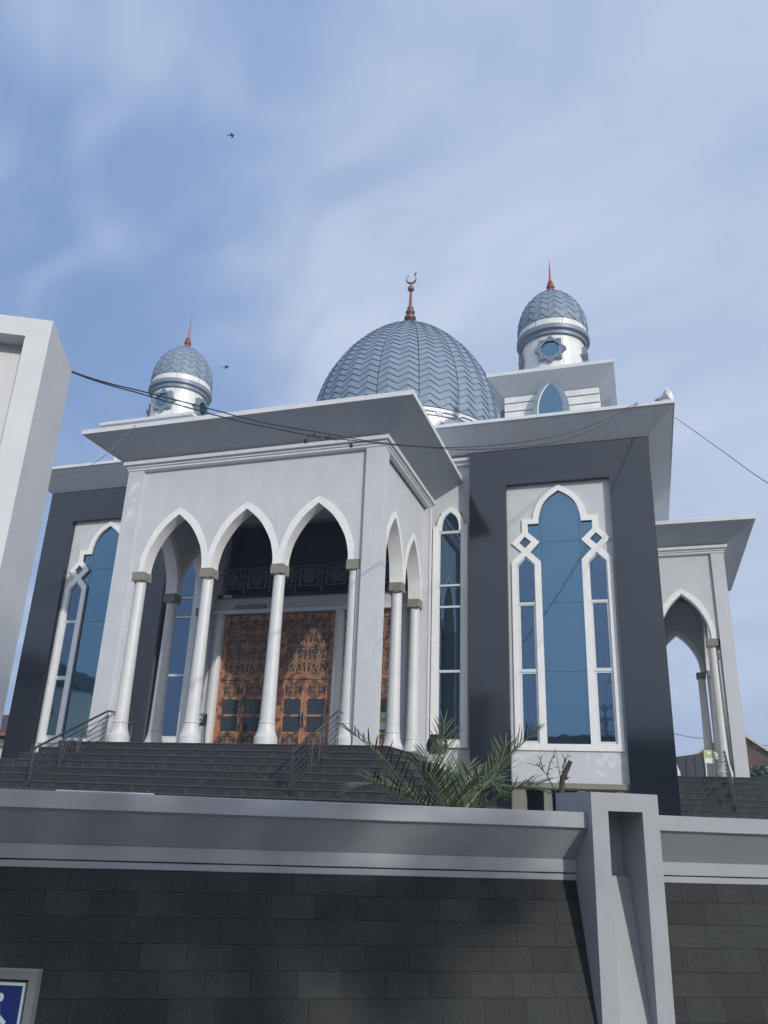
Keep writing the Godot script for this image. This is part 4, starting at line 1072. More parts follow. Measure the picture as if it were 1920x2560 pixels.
func build_palm() -> void:
	var p := thing("palm_tree", "young date palm with stiff spiky fronds rising behind the boundary wall", "palm", Vector3(-2.62, YARD, -11.14))
	var tr := MB.new(); tr.lathe([Vector2(.17, YARD - .1), Vector2(.19, -.35), Vector2(.16, -.2), Vector2(.08, -.05), Vector2(.0, 0)], Vector3(-2.62, 0, -11.14), 12); part(p, "trunk", tr, M.bark)
	var FR := [[[-2.63, -0.15, -11.0], [-2.91, 0.16, -10.45], [-3.13, 0.58, -9.87], [-3.39, 0.86, -9.34]], [[-2.64, -0.15, -11.22], [-2.67, 0.17, -11.31], [-2.74, 0.61, -11.34], [-2.74, 1.15, -11.35]], [[-2.56, -0.15, -11.13], [-2.15, 0.38, -10.95], [-1.69, 0.76, -10.84], [-1.42, 0.99, -10.73]],
		[[-2.67, -0.2, -10.89], [-2.81, 0.08, -10.4], [-2.95, 0.16, -9.87], [-3.15, 0.34, -9.4]], [[-2.54, -0.2, -11.16], [-2.03, 0.14, -10.86], [-1.55, 0.33, -10.61], [-1.3, 0.3, -10.48]], [[-2.62, -0.17, -11.01], [-2.62, 0.17, -10.65], [-2.65, 0.4, -10.33], [-2.73, 0.48, -10.15]],
		[[-2.65, -0.18, -11.23], [-2.76, 0.2, -11.38], [-2.95, 0.53, -11.64], [-3.1, 0.79, -11.82]], [[-2.6, -0.18, -11.24], [-2.58, 0.16, -11.45], [-2.58, 0.38, -11.71], [-2.52, 0.64, -11.96]], [[-2.59, -0.17, -11.25], [-2.32, 0.22, -11.52], [-2.08, 0.56, -11.8], [-1.97, 0.9, -11.93]]]
	for i in FR.size():
		var pts: Array = []
		for q: Array in FR[i]: pts.append(Vector3(q[0], q[1], q[2]))
		frond(p, pts, i < 6, 19)
	for k in 3:
		var a := PI * .66 * k + .9; var c := Vector3(-2.62, -.15, -11.14); var d := Vector3(cos(a), 0, sin(a)); var h := rng.randf_range(.35, .6)
		frond(p, [c, c + d * .45 + Vector3.UP * h * .7, c + d * .95 + Vector3.UP * h, c + d * 1.35 + Vector3.UP * h * .8], false, 14)

func build_shrub() -> void:
	var p := thing("bare_shrub", "cut stump with bare twigs and a few leaves behind the wall pier", "shrub", Vector3(-1.03, YARD, -10.34))
	var m := MB.new(); m.tube([Vector3(-1.05, YARD, -10.36), Vector3(-1.03, .28, -10.34), Vector3(-1.01, .43, -10.29), Vector3(-.95, .53, -10.27), Vector3(-.90, .63, -10.25)], .038, 8, .027); part(p, "stump", m, M.twig_grey)
	for q: Array in [[[-1.03, 0.2, -10.33], [-1.03, 0.43, -10.29], [-1.05, 0.59, -10.22], [-1.06, 0.74, -10.16]], [[-1.06, 0.2, -10.33], [-1.19, 0.47, -10.22], [-1.27, 0.56, -10.16], [-1.41, 0.59, -10.1]], [[-1.01, 0.42, -10.28], [-0.99, 0.58, -10.24], [-0.94, 0.66, -10.23], [-0.92, 0.72, -10.21]], [[-1.18, 0.47, -10.22], [-1.14, 0.59, -10.19], [-1.09, 0.69, -10.16], [-1.06, 0.77, -10.14]], [[-1.23, 0.51, -10.19], [-1.24, 0.59, -10.16], [-1.25, 0.65, -10.13], [-1.28, 0.68, -10.11]], [[-.99, .5, -10.27], [-.96, .6, -10.25], [-.98, .68, -10.22], [-1.0, .71, -10.2]]]:
		var l: Array = []
		for e: Array in q: l.append(Vector3(e[0], e[1], e[2]))
		var b := MB.new(); b.tube(l, .008, 5, .003); var o := part(p, "twig", b, M.twig)
		for k in 5:
			var t := rng.randf() * 2.4; var i := int(t); var at: Vector3 = l[i].lerp(l[i + 1], t - i)
			var f := MB.new(); var d := Vector3(rng.randf_range(-1, 1), rng.randf_range(-.2, .8), rng.randf_range(-.4, 1)); leaflet(f, at, d, d.cross(Vector3(.3, .8, .5)), .05, .022); part(o, "small_leaf", f, M.leaf2)
	for k in 7:
		var f := MB.new(); var d := Vector3(rng.randf_range(-.3, 1), rng.randf_range(.1, .9), rng.randf_range(-.4, .8)); leaflet(f, Vector3(-1.0, .42, -10.27), d, d.cross(Vector3(.3, .5, .6)), .085, .03); part(p, "small_leaf", f, M.leaf2)

func bush(called: String, label: String, c: Vector3, size: Vector3, count: int, mat_: Material, kind := "bush", clumps := 0, ground := YARD) -> void:
	var p := thing(called, label, kind, Vector3(c.x, YARD, c.z))
	var one := MB.new(); leaflet(one, Vector3.ZERO, Vector3(0, .3, 1), Vector3(1, 0, 0), .34, .20)
	var mm := MultiMesh.new(); mm.transform_format = MultiMesh.TRANSFORM_3D; mm.mesh = one.mesh(Vector3.ZERO); mm.instance_count = count
	var nz := noise(77, .35, 3)
	var hub := Vector3.ZERO
	for i in count:
		var d := Vector3(rng.randfn(), rng.randfn(), rng.randfn()).normalized()
		var r := pow(rng.randf(), .4) * (.8 + .35 * nz.get_noise_3d(d.x * 4 + c.x, d.y * 4, d.z * 4 + c.z))
		var at := Vector3(d.x * size.x, d.y * size.y, d.z * size.z) * r
		if clumps > 0:
			if i % clumps == 0: hub = at
			at = hub + d * rng.randf() * .45
		mm.set_instance_transform(i, Transform3D(Basis.from_euler(Vector3(rng.randf() * TAU, rng.randf() * TAU, rng.randf() * TAU)), at + Vector3(0, c.y - YARD, 0)))
	var o := MultiMeshInstance3D.new(); o.name = "foliage"; o.multimesh = mm; o.material_override = mat_; o.set_meta("kind", "stuff"); p.add_child(o, true)
	var t := MB.new(); t.tube([Vector3(c.x, ground - .1, c.z), Vector3(c.x + .05, (c.y + ground) / 2, c.z), Vector3(c.x, c.y, c.z)], .12, 7, .05); part(p, "trunk", t, M.bark)

# ------------------------------------------------------------------ small things
func dispenser(label: String, at: Vector3, yaw: float) -> void:
	var p := thing("soap_dispenser_stand", label, "dispenser", at, yaw)
	var m := MB.new(); m.cbox(Vector3(-.17, .78, -.17), Vector3(.17, 1.11, .17), .008); part(p, "cabinet", m, M.green)
	for q: Array in [[-.15, -.15], [.15, -.15], [.15, .15], [-.15, .15]]:
		m = MB.new(); m.tube([Vector3(q[0] * 1.25, 0, q[1] * 1.25), Vector3(q[0], .79, q[1])], .011, 6); part(p, "leg", m, M.green)
	for k in 2:
		var T := facing("+z" if k == 0 else "-x", Vector3(0, 0, 0))
		m = MB.new(); m.T = T; m.flat([PackedVector2Array([Vector2(-.08, 1.02), Vector2(-.05, .86), Vector2(.03, .84), Vector2(.07, .90), Vector2(.08, 1.04)])], .17, .235); var o := part(p, "dispenser", m, M.white)
		m = MB.new(); m.T = T; m.box(Vector3(-.035, .88, .236), Vector3(.04, .97, .24)); part(o, "label_print", m, M.grey_print)
		m = MB.new(); m.T = T; m.box(Vector3(-.11, 1.065, .171), Vector3(.12, 1.09, .174)); part(p, "lettering_strip", m, M.white)

func sign_stand(label: String, at: Vector3, yaw: float) -> void:
	var p := thing("notice_stand", label, "notice stand", at, yaw)
	var m := MB.new(); m.cbox(Vector3(-.17, .62, -.02), Vector3(.17, 1.05, .02), .005); part(p, "board", m, M.white)
	m = MB.new(); m.box(Vector3(-.15, .80, .021), Vector3(.15, 1.03, .024)); part(p, "green_print", m, M.lime)
	m = MB.new(); m.box(Vector3(-.06, .92, .0245), Vector3(.05, 1.0, .026)); part(p, "picture_print", m, M.white)
	for s: float in [-1.0, 1.0]:
		m = MB.new(); m.cbox(Vector3(s * .14 - .015, 0, -.015), Vector3(s * .14 + .015, .62, .015), .003); part(p, "leg", m, M.white)

func cable(called: String, label: String, lines: Array, r: float, mt: Material, taper := 1.0) -> Node3D:
	var first: Vector3 = lines[0][0]
	var p := thing(called, label, "cable", first)
	for l: Array in lines:
		var s: Array = []
		for i in l.size() - 1:
			var a: Vector3 = l[max(i - 1, 0)]; var b: Vector3 = l[i]; var c: Vector3 = l[i + 1]; var d: Vector3 = l[min(i + 2, l.size() - 1)]
			for k in 4: s.append(b.cubic_interpolate(c, a, d, k / 4.0))
		s.append(l[-1])
		var m := MB.new(); m.tube(s, r, 6, r * taper); part(p, "strand", m, mt)
	return p

func vecs(a: Array) -> Array:
	var o: Array = []
	for q: Array in a: o.append(Vector3(q[0], q[1], q[2]))
	return o

func bird(label: String, at: Vector3, yaw: float, roll: float) -> void:
	var p := thing("bird", label, "bird", at, 0, "birds in the sky")
	p.rotation_degrees = Vector3(0, yaw, roll); p.scale = Vector3.ONE * .85
	var m := MB.new()
	m.T = Transform3D(Basis(Vector3(0, 0, 1), -PI / 2), Vector3.ZERO)
	m.lathe([Vector2(0, -.20), Vector2(.02, -.17), Vector2(.035, -.1), Vector2(.055, 0), Vector2(.05, .08), Vector2(.03, .12), Vector2(.033, .15), Vector2(.02, .18), Vector2(0, .21)], Vector3.ZERO, 10)
	part(p, "body", m, M.bird)
	for s: float in [-1.0, 1.0]:
		m = MB.new()
		m.quad(Vector3(.08, .01, s * .04), Vector3(.09, .02, s * .13), Vector3(-.04, .02, s * .14), Vector3(-.08, .01, s * .04)); m.quad(Vector3(.09, .02, s * .13), Vector3(-.06, -.03, s * .24), Vector3(-.12, -.03, s * .22), Vector3(-.04, .02, s * .14))
		part(p, "wing", m, M.bird)
	m = MB.new(); m.tri(Vector3(-.14, 0, 0), Vector3(-.30, 0, .07), Vector3(-.30, 0, -.07)); part(p, "tail", m, M.bird)

func house(called: String, label: String, lo: Vector3, hi: Vector3, ridge: float, wm: Material, rm: Material, along_x := true) -> void:
	var p := thing(called, label, "house", Vector3((lo.x + hi.x) / 2, lo.y, (lo.z + hi.z) / 2))
	var m := MB.new(); m.box(lo, hi); part(p, "wall", m, wm)
	m = MB.new(); var o := .5
	if along_x:
		var zc := (lo.z + hi.z) / 2
		m.T = Transform3D(Basis(Vector3(0, 0, -1), Vector3.UP, Vector3(1, 0, 0)), Vector3.ZERO)
		m.flat([PackedVector2Array([Vector2(-hi.z - o, hi.y), Vector2(-lo.z + o, hi.y), Vector2(-zc, ridge)])], lo.x - o, hi.x + o)
	else:
		var xc := (lo.x + hi.x) / 2
		m.flat([PackedVector2Array([Vector2(lo.x - o, hi.y), Vector2(hi.x + o, hi.y), Vector2(xc, ridge)])], lo.z - o, hi.z + o)
	part(p, "roof", m, rm)
	var cnt := int((hi.x - lo.x) / 3.2)
	for s: float in [lo.z, hi.z]:
		for k in cnt:
			var x := lo.x + (k + .5) * (hi.x - lo.x) / cnt; var g := -1.0 if s == lo.z else 1.0
			m = MB.new(); m.cbox(Vector3(x - .65, lo.y + 1.0, min(s, s + g * .06)), Vector3(x + .65, lo.y + 2.3, max(s, s + g * .06)), .01); var w := part(p, "window", m, M.white)
			m = MB.new(); m.box(Vector3(x - .56, lo.y + 1.09, min(s, s + g * .066)), Vector3(x + .56, lo.y + 2.21, max(s, s + g * .066))); part(w, "pane", m, M.pane_dark)

func build_small_things() -> void:
	# rails
	handrail("steel stair railing at the left of the front steps", Vector3(-12.65, FLOOR, -17.1), -90, -.4556, [0.0, .86, 1.44, 2.3], .74, 2)
	handrail("steel stair railing crossing the front steps right of the doors", Vector3(-6.57, FLOOR, -17.1), -90, -.4556, [0.0, .86, 1.44, 2.3], .74, 2)
	handrail("steel railing beside the palm with a blue star medallion on the right flight", Vector3(-5.45, FLOOR, -19.6), 0, -.60, [0.0, .68, 1.38, 2.05])
	handrail("short steel railing seen between the left columns, on the left flight", Vector3(-13.72, FLOOR, -19.7), 180, -.60, [0.0, .68, 1.38, 2.05])
	handrail("lone sloping steel railing on the side steps of the right portico", Vector3(2.22, FLOOR, -27.2), -90, -.60, [0.0, .5, 1.1, 1.62], .74, 0)
	handrail("steel railing descending at the right edge beyond the right portico pillar", Vector3(3.5, FLOOR, -29.6), 0, -.4556, [0.0, .86, 1.44, 2.3], .74, 2)
	handrail("level steel railing with blue star seen through the right portico arches", Vector3(.3, FLOOR - .2, -37.4), 0, 0.0, [.1, .62, 1.55, 2.4])
	dispenser("green soap dispenser cabinet on thin legs left of the carved doors", Vector3(-12.27, FLOOR, -20.9), 25)
	dispenser("green soap dispenser cabinet beside the right portico column", Vector3(2.15, FLOOR, -32.3), 60)
	sign_stand("lime and white notice board standing between front pillar and side column", Vector3(-6.42, FLOOR, -20.0), 10)
	sign_stand("lime and white notice board under the right portico arch", Vector3(2.02, FLOOR, -31.0), 10)
	var p := thing("planter_plinth", "low grey plinth under a black wrapped bundle beside the slim window", "plinth", Vector3(-5.18, .85, -20.75))
	var m := MB.new(); m.cbox(Vector3(-5.40, .80, -21.0), Vector3(-4.96, 1.36, -20.5), .01); part(p, "block", m, M.plaster)
	p = thing("black_bundle", "black plastic wrapped bundle standing on a grey plinth behind the side railing", "bundle", Vector3(-5.18, 1.36, -20.75))
	m = MB.new(); m.lathe([Vector2(.0, 1.362), Vector2(.20, 1.364), Vector2(.26, 1.46), Vector2(.28, 1.60), Vector2(.25, 1.74), Vector2(.19, 1.80), Vector2(.20, 1.86), Vector2(.0, 1.88)], Vector3(-5.18, 0, -20.75), 9, false); part(p, "wrapping", m, M.blackbag)
	m = MB.new(); m.tube([Vector3(-5.0, 1.58, -20.5), Vector3(-4.96, 1.7, -20.5), Vector3(-4.92, 1.60, -20.5)], .01, 5); part(p, "cord", m, M.white)
	# horn loudspeaker on the eave
	p = thing("horn_loudspeaker", "white horn loudspeaker standing on the right corner of the roof", "loudspeaker", Vector3(1.18, 10.92, -21.0))
	m = MB.new(); m.T = Transform3D(Basis(Vector3(.25, .97, 0).normalized(), 0) * Basis(Vector3.UP, deg_to_rad(58)) * Basis(Vector3(1, 0, 0), deg_to_rad(78)), Vector3(1.02, 11.08, -21.12))
	m.lathe([Vector2(.03, 0), Vector2(.05, .02), Vector2(.055, .08), Vector2(.085, .16), Vector2(.145, .26), Vector2(.205, .33), Vector2(.21, .335), Vector2(.20, .335), Vector2(.14, .262), Vector2(.08, .165), Vector2(.035, .10), Vector2(.0, .10)], Vector3.ZERO, 28); part(p, "horn", m, M.acp)
	m = MB.new(); m.T = Transform3D(Basis(Vector3.UP, deg_to_rad(58)) * Basis(Vector3(1, 0, 0), deg_to_rad(78)), Vector3(1.02, 11.08, -21.12)); m.lathe([Vector2(.0, -.10), Vector2(.055, -.10), Vector2(.06, -.09), Vector2(.06, .0), Vector2(.03, .02)], Vector3.ZERO, 16); part(p, "driver", m, M.slate_trim)
	m = MB.new(); m.box(Vector3(1.0, 10.90, -21.14), Vector3(1.04, 11.06, -21.10)); part(p, "bracket", m, M.steel)
	# cables
	var S := Vector3(-7.22, 5.50, -7.66); var E := Vector3(.449, 10.93, -20.86)
	var up := vecs([[-7.17, 5.49, -7.77], [-7.0, 5.5, -8.05], [-6.83, 5.54, -8.35], [-6.71, 5.58, -8.56], [-6.45, 5.64, -8.99], [-6.18, 5.71, -9.46], [-5.97, 5.76, -9.82], [-5.75, 5.81, -10.2], [-5.44, 5.91, -10.73], [-5.02, 6.09, -11.45], [-4.47, 6.31, -12.4], [-3.85, 6.63, -13.46], [-3.45, 6.88, -14.16], [-2.91, 7.27, -15.08], [-2.09, 7.96, -16.5], [-1.31, 8.7, -17.83], [-0.43, 9.73, -19.35], [0.17, 10.57, -20.38]])
	var lo := vecs([[-7.17, 5.48, -7.77], [-7.0, 5.48, -8.05], [-6.82, 5.51, -8.36], [-6.7, 5.54, -8.57], [-6.45, 5.58, -9.0], [-6.18, 5.63, -9.46], [-5.97, 5.68, -9.83], [-5.75, 5.74, -10.21], [-5.44, 5.85, -10.74], [-5.19, 5.93, -11.16], [-4.89, 6.07, -11.68], [-4.66, 6.19, -12.07], [-4.27, 6.38, -12.74], [-3.85, 6.62, -13.46], [-3.45, 6.85, -14.16], [-2.92, 7.2, -15.08], [-2.09, 7.84, -16.5], [-1.32, 8.55, -17.82], [-0.44, 9.61, -19.34], [0.16, 10.49, -20.37]])
	up.push_front(S); lo.push_front(S + Vector3(0, -.01, 0)); up.append(E); lo.append(E + Vector3(0, -.04, 0))
	var c := cable("service_cable", "twisted black service cable slung from behind the gate pillar to the roof corner", [up, lo], .0105, M.cable, .75)
	var kn := MB.new()
	for k in 6:
		var t := k / 5.0 + rng.randf_range(-.07, .07); var q: Vector3 = Vector3(-5.14, 5.955, -11.25).lerp(Vector3(-4.86, 6.09, -11.73), t)
		kn.tube([q + Vector3(-.02, -.03, 0), q + Vector3(.01, rng.randf_range(-.02, .05), .012), q + Vector3(.04, -.025, -.02)], .013, 5)
	part(c, "splice", kn, M.cable)
	for q: Array in [[Vector3(-5.15, 5.95, -11.22), Vector3(-5.17, 5.85, -11.2)], [Vector3(-4.72, 6.17, -11.96), Vector3(-4.66, 6.10, -12.04)]]:
		m = MB.new(); m.tube([q[0], q[1]], .007, 5); m.cbox(q[1] - Vector3(.028, .055, .028), q[1] + Vector3(.028, .005, .028), .006); m.tube([q[1] - Vector3(0, .05, 0), q[1] - Vector3(0, .085, 0)], .007, 5); part(c, "clamp", m, M.cable)
	c = cable("thin_wire", "thin grey wire sagging from the portico eave to the left, with a clip on it", [WIRE2()], .008, M.cable_pale)
	c = cable("right_wire", "single thin wire running from the right roof eave down to the right edge", [[Vector3(1.41, 10.673, -21.494), Vector3(2.137, 8.229, -18.5), Vector3(2.56, 6.10, -15.5), Vector3(2.72, 4.05, -11.6), Vector3(2.75, 3.2, -10.0)]], .008, M.cable)
	c = cable("far_power_line", "distant power line crossing the sky behind the right portico", [[Vector3(-6, 9.3, -80), Vector3(2.536, 7.469, -80), Vector3(4.835, 7.103, -80), Vector3(11.46, 6.49, -80), Vector3(30, 6.6, -80)]], .03, M.cable)
	for q: Array in [["utility_pole", "short pole hidden behind the gate pillar carrying the service cable", Vector3(-7.25, 0, -7.62), 5.62], ["utility_pole", "pole beyond the right edge that holds the thin wire", Vector3(2.77, ROAD - YARD, -9.9), 3.35]]:
		p = thing(q[0], q[1], "pole", Vector3(q[2].x, YARD + q[2].y, q[2].z)); m = MB.new(); m.tube([Vector3(q[2].x, YARD + q[2].y - .2, q[2].z), Vector3(q[2].x, q[3], q[2].z)], .05, 10, .04); part(p, "shaft", m, M.steel_dark)
	bird("small dark bird gliding high in the left of the sky", Vector3(-19.92, 35.45, -30.04), 10, -4)
	bird("small dark bird flying low to the right of the left minaret", Vector3(-21.17, 23.15, -34.47), 30, 12)
	# board offcut on the coping
	p = thing("board_offcut", "thin white board lying on the wall coping at the left", "board", Vector3(0, .047, 0), WALL_YAW)
	m = MB.new(); m.cbox(Vector3(-1.40, .001, -8.0), Vector3(-.55, .013, -7.938), .002); part(p, "sheet", m, M.fascia)
	# street sign at the lower left
	p = thing("street_sign", "blue pictogram sign in a grey frame at the lower left", "sign", Vector3(0, ROAD, 0), 18.34)
	var U := Vector3(0, -ROAD, 0)
	m = MB.new(); m.T.origin = U + Vector3(0, 0, -5.30)
	m.flat([rect(-2.55, -1.62, -1.905, -.955), rect(-2.505, -1.575, -1.953, -1.0)], -.06, 0.012); part(p, "frame", m, M.sign_frame)
	m = MB.new(); m.T.origin = U + Vector3(0, 0, -5.30); m.box(Vector3(-2.505, -1.575, -.05), Vector3(-1.953, -1.0, -.03)); part(p, "back_board", m, M.sign_back)
	m = MB.new(); m.T.origin = U + Vector3(0, 0, -5.30); m.flat([rect(-2.49, -1.56, -1.973, -1.020)], -.03, -.006); var pl := part(p, "plate", m, M.sign_white)
	m = MB.new(); m.T.origin = U + Vector3(0, 0, -5.30); m.flat([rect(-2.478, -1.548, -1.985, -1.034)], -.006, -.003); part(pl, "blue_field", m, M.sign_blue)
	m = MB.new(); m.T.origin = U + Vector3(0, 0, -5.30)
	var hd := PackedVector2Array()
	for k in 24: hd.append(Vector2(-2.106 + .0225 * cos(TAU * k / 24), -1.095 + .0225 * sin(TAU * k / 24)))
	m.flat([hd], -.003, 0)
	m.flat([PackedVector2Array([Vector2(-2.16, -1.125), Vector2(-2.10, -1.125), Vector2(-2.089, -1.18), Vector2(-2.047, -1.216), Vector2(-2.055, -1.23), Vector2(-2.10, -1.213), Vector2(-2.135, -1.26), Vector2(-2.19, -1.40), Vector2(-2.22, -1.39), Vector2(-2.175, -1.25), Vector2(-2.155, -1.19), Vector2(-2.21, -1.26), Vector2(-2.228, -1.25)])], -.003, 0)
	part(pl, "pictogram", m, M.sign_white)
	m = MB.new(); m.T.origin = U; m.tube([Vector3(-2.23, ROAD - .1, -5.37), Vector3(-2.23, -1.2, -5.37)], .03, 10); part(p, "post", m, M.steel_dark)

func WIRE2() -> Array:
	return vecs(W2)

const W2 := [[-12.61, 9.55, -16.34], [-12.46, 8.86, -15.74], [-12.37, 8.13, -15.13], [-12.23, 7.53, -14.48], [-11.9, 7.1, -13.83], [-11.56, 6.71, -13.18], [-11.24, 6.31, -12.51], [-10.92, 5.97, -11.82], [-10.56, 5.66, -11.14]]

func build_background() -> void:
	# brick gable at the right
	var p := thing("brick_house", "red brick gable end with pale verge at the right edge", "house", Vector3(5.54, YARD, -63))
	var m := MB.new(); m.flat([PackedVector2Array([Vector2(1.6, YARD), Vector2(9.5, YARD), Vector2(9.5, 3.05), Vector2(5.536, 5.93), Vector2(1.6, 3.05)])], -66, -60.02); part(p, "wall", m, M.mortar)
	var rows := 0
	var y := 2.6
	while y < 5.7:
		var half := (5.86 - y) / 2.88 * 3.96
		var x := 5.536 - half + (.35 if rows % 2 == 0 else 0.0)
		while x < 5.536 + half - .5:
			var b := MB.new(); b.box(Vector3(x, y, -60.02), Vector3(min(x + .66, 5.536 + half), y + .20, -59.99)); part(p, "brick_course", b, M.brick if rng.randf() < .6 else M.brick_b); x += .70
		y += .235; rows += 1
	for s: float in [-1.0, 1.0]:
		m = MB.new(); m.flat([PackedVector2Array([Vector2(5.536, 5.98), Vector2(5.536, 6.16), Vector2(5.536 + s * 4.4, 2.96), Vector2(5.536 + s * 4.4, 2.78)])], -66.2, -59.7); part(p, "verge", m, M.verge)
	m = MB.new(); m.cbox(Vector3(8.2, 3.2, -60.0), Vector3(8.5, 4.2, -59.9), .02); part(p, "pillar", m, M.verge)
	p = thing("grey_shed", "dark grey sheet-clad shed seen through the right portico arch", "shed", Vector3(1.0, YARD, -54))
	m = MB.new(); m.flat([PackedVector2Array([Vector2(-6, YARD), Vector2(3.4, YARD), Vector2(3.4, 3.70), Vector2(-6, 2.3)])], -58, -50); part(p, "wall", m, M.sheetgrey)
	for k in 20:
		m = MB.new(); var x := -5.8 + k * .46; m.box(Vector3(x, YARD, -50), Vector3(x + .05, 2.3 + (x + 6) * .149 - .05, -49.96)); part(p, "sheet_rib", m, M.sheetgrey)
	bush("bush", "dark green bush below the brick gable at the right", Vector3(6.2, 1.2, -52), Vector3(3.2, 2.2, 1.6), 5200, M.leaf1)
	bush("bush", "green bush behind the level railing under the right portico", Vector3(2.6, .9, -46), Vector3(1.3, 1.15, 1.2), 2600, M.leaf0)
	# red roofed house far left
	p = thing("red_roofed_house", "cream house with maroon roof and orange eave board at the far left", "house", Vector3(-46.3, YARD, -54))
	m = MB.new(); m.box(Vector3(-58, YARD, -58), Vector3(-38, 3.9, -50.5)); part(p, "wall", m, M.cream)
	m = MB.new(); m.T = Transform3D(Basis(Vector3(0, 0, -1), Vector3.UP, Vector3(1, 0, 0)), Vector3.ZERO)
	m.flat([PackedVector2Array([Vector2(49.7, 4.34), Vector2(49.8, 4.40), Vector2(54, 6.1), Vector2(58.6, 4.4), Vector2(58.6, 4.34)])], -59, -37); part(p, "roof", m, M.maroon)
	m = MB.new(); m.cbox(Vector3(-59, 4.10, -49.7), Vector3(-37, 4.335, -49.6), .01); part(p, "eave_board", m, M.orange_board)
	m = MB.new(); m.cbox(Vector3(-58.5, 3.40, -50.4), Vector3(-38, 3.62, -50.2), .02); part(p, "ledge", m, M.concrete)
	for k in 5:
		m = MB.new(); m.box(Vector3(-48, 1.3 + k * .14, -50.5), Vector3(-43, 1.36 + k * .14, -50.42)); part(p, "louvre", m, M.white)
	# houses across the road, seen only as reflections in the windows and the granite
	house("terrace_house", "long low house with dark roof across the road behind the viewer", Vector3(-24, ROAD, 17), Vector3(9, 2.2, 26), 5.9, M.house_wall, M.house_roof)
	house("tall_house", "tall house with dark sloping roof across the road at the left", Vector3(-75, ROAD, 16), Vector3(-50, 9.5, 28), 14.5, M.house_wall, M.house_roof, false)
	bush("roadside_tree", "round leafy tree across the road behind the viewer at the right", Vector3(4.5, 2.2, 15.0), Vector3(3.2, 3.6, 2.6), 3000, M.leaf1, "tree", 0, ROAD)
	bush("roadside_tree", "broad leafy tree across the road behind the viewer, farther right", Vector3(12.5, 2.4, 18.0), Vector3(4.0, 4.6, 3.2), 3000, M.leaf1, "tree", 0, ROAD)
	bush("shade_tree", "street tree across the road whose loose crown dapples the wall", Vector3(14.6, 10.7, 10.2), Vector3(4.6, 2.1, 4.6), 1250, M.leaf1, "tree", 5, ROAD)
	p = thing("roadside_pole", "utility pole with cross arms across the road behind the viewer", "pole", Vector3(-2.5, ROAD, 15.5))
	m = MB.new(); m.tube([Vector3(-2.5, ROAD, 15.5), Vector3(-2.7, 7.6, 15.5)], .13, 10, .09); part(p, "shaft", m, M.steel_dark)
	for y_: float in [5.6, 6.4, 7.2]:
		m = MB.new(); m.box(Vector3(-3.1, y_, 15.4), Vector3(-2.2, y_ + .1, 15.55)); part(p, "cross_arm", m, M.steel_dark)
	cable("overhead_line", "overhead line slung across the road behind the viewer", [[Vector3(-2.68, 7.3, 15.5), Vector3(-1.9, 8.2, 8.0), Vector3(-1.2, 9.9, 2.0), Vector3(-.6, 12.5, -3.0)]], .02, M.cable)

func build_ground() -> void:
	var m := MB.new(); m.quad(Vector3(-400, ROAD - .12, 400), Vector3(400, ROAD - .12, 400), Vector3(400, ROAD - .12, -400), Vector3(-400, ROAD - .12, -400)); structure("ground", m, M.earth)
	var b := Basis(Vector3.UP, deg_to_rad(WALL_YAW))
	m = MB.new(); m.T.basis = b; m.box(Vector3(-60, ROAD - .11, -4.6), Vector3(60, ROAD - .10, 6.0)); structure("road", m, M.asphalt)
	m = MB.new(); m.T.basis = b; m.box(Vector3(-60, ROAD - .11, -8.7), Vector3(60, ROAD, -4.75)); structure("pavement", m, M.paving)
	m = MB.new(); m.T.basis = b
	for k in 60: m.cbox(Vector3(-30 + k, ROAD - .11, -4.75), Vector3(-29.005 + k, ROAD + .01, -4.6), .012)
	structure("kerb", m, M.kerb)
	m = MB.new(); m.T.basis = b; m.box(Vector3(-2.5, ROAD - .1, -60), Vector3(60, YARD, -8.79)); structure("courtyard", m, M.paving)
	m = MB.new(); m.T.basis = b; m.box(Vector3(-60, ROAD - .1, -60), Vector3(-2.6, YARD - .01, -9.3)); structure("courtyard", m, M.paving)
	m = MB.new(); m.T.basis = b; m.box(Vector3(-.5, YARD - .02, -12.2), Vector3(8, YARD + .03, -8.81)); structure("planting_bed", m, M.soil)

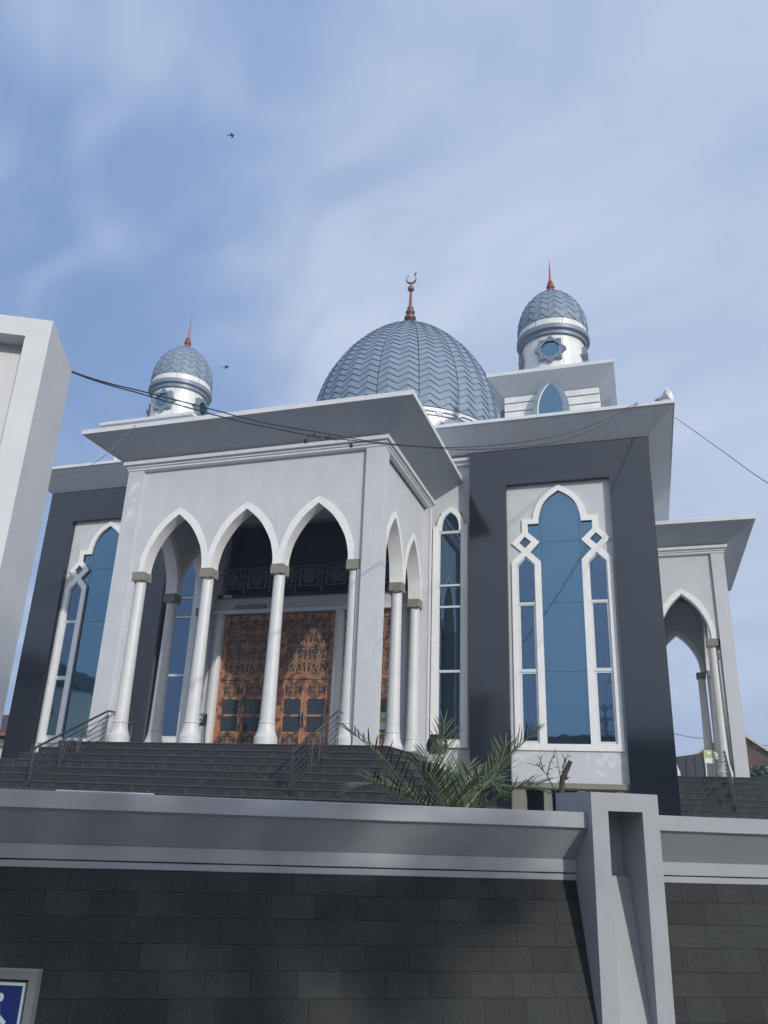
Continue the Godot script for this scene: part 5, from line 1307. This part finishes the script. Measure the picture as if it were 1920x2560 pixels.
# ------------------------------------------------------------------ sky
func sky_panorama() -> ImageTexture:
	var W := 1024; var H := 512
	var big := noise(21, 1.0, 5); var wisp := noise(22, 1.0, 6); var warp := noise(23, 1.0, 3)
	var d := PackedFloat32Array(); d.resize(W * H * 3)
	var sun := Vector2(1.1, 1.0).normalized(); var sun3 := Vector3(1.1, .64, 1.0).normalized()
	for y in H:
		var el := (0.5 - (y + .5) / H) * PI
		for x in W:
			var az := (x + .5) / W * TAU                     # column 0 looks along -z
			var dir := Vector3(sin(az) * cos(el), sin(el), -cos(az) * cos(el))
			var h := Vector2(dir.x, dir.z).normalized()
			var t := .5 + .5 * h.dot(sun)                              # 1 towards the sun
			var e: float = max(dir.y, 0.0)
			var deep := Vector3(.13, .245, .51); var pale := Vector3(.41, .52, .72)
			var base := deep.lerp(pale, clampf(.20 + 1.25 * min(pow(t, .6), .55) + .70 * pow(1.0 - e, 4.5), 0, 1))
			# thin high cloud on a flat layer, drawn out along one direction
			var q := Vector2(dir.x, dir.z) / (e + .16)
			var w := Vector2(warp.get_noise_2d(q.x * .8, q.y * .8), warp.get_noise_2d(q.x * .8 + 40, q.y * .8)) * .22
			q += w
			var r := Vector2(q.x * .80 + q.y * .60, -q.x * .60 + q.y * .80)
			var n1 := big.get_noise_2d(r.x * .55, r.y * 1.0) * .5 + .5
			var n2 := wisp.get_noise_2d(r.x * 1.5, r.y * 3.2) * .5 + .5
			var cov := smoothstep(.30, .80, n1 * .46 + n2 * .50 + .08 + .5 * (min(pow(t, .6), .5) - .2))
			var c := base.lerp(Vector3(.50, .585, .75), cov * .92)
			var glint := smoothstep(.52, .80, n2) * smoothstep(.38, .70, n1)
			c += Vector3(.05, .045, .035) * glint
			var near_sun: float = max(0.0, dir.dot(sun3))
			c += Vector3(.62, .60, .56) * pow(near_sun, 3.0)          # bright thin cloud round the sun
			if el < 0: c = c.lerp(Vector3(.30, .31, .31), clampf(-el * 12.0, 0, 1))
			var i := (y * W + x) * 3
			d[i] = c.x; d[i + 1] = c.y; d[i + 2] = c.z
	var im := Image.create_from_data(W, H, false, Image.FORMAT_RGBF, d.to_byte_array())
	return ImageTexture.create_from_image(im)

func _ready() -> void:
	rng.seed = 20240611
	# camera
	var cam := Camera3D.new(); cam.name = "camera"; add_child(cam)
	cam.transform = Transform3D(Basis(Vector3(0.952779, 0.03642, -0.301473), Vector3(0.073328, 0.935809, 0.344797), Vector3(0.294678, -0.350621, 0.888948)).orthonormalized(), Vector3.ZERO)
	cam.fov = 65.633; cam.near = 0.05; cam.far = 900.0; cam.current = true
	# sky and exposure
	var we := WorldEnvironment.new(); we.name = "world_environment"
	var env := Environment.new(); env.background_mode = Environment.BG_SKY
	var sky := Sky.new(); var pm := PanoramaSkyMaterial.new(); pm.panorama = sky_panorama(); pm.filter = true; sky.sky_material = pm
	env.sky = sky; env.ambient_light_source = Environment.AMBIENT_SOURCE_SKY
	env.tonemap_mode = Environment.TONE_MAPPER_LINEAR; env.tonemap_exposure = 1.08
	env.fog_enabled = true; env.fog_density = 0.0015; env.fog_light_color = Color(.80, .88, 1.0)
	env.sdfgi_enabled = true; env.ssao_enabled = true; env.ssil_enabled = true
	we.environment = env; add_child(we)
	# sun: high to the right behind the viewer
	var sun := DirectionalLight3D.new(); sun.name = "sun"; sun.light_energy = 0.85; sun.light_color = Color(1.0, .98, .945); sun.light_angular_distance = 0.9; sun.shadow_enabled = true
	add_child(sun); sun.look_at_from_position(Vector3(1.1, .64, 1.0), Vector3.ZERO, Vector3.UP)
	make_materials()
	build_ground()
	build_mosque()
	build_steps("wide dark granite steps wrapping round the front portico", -13.85, -5.37, -22.0, -17.0, "LR", .36, .26, "F")
	build_steps("dark granite steps beside the right portico at the right edge", .66, 3.5, -36.3, -27.12, "R", .30, .36, "F")
	build_wall()
	build_palm()
	build_shrub()
	build_small_things()
	build_background()
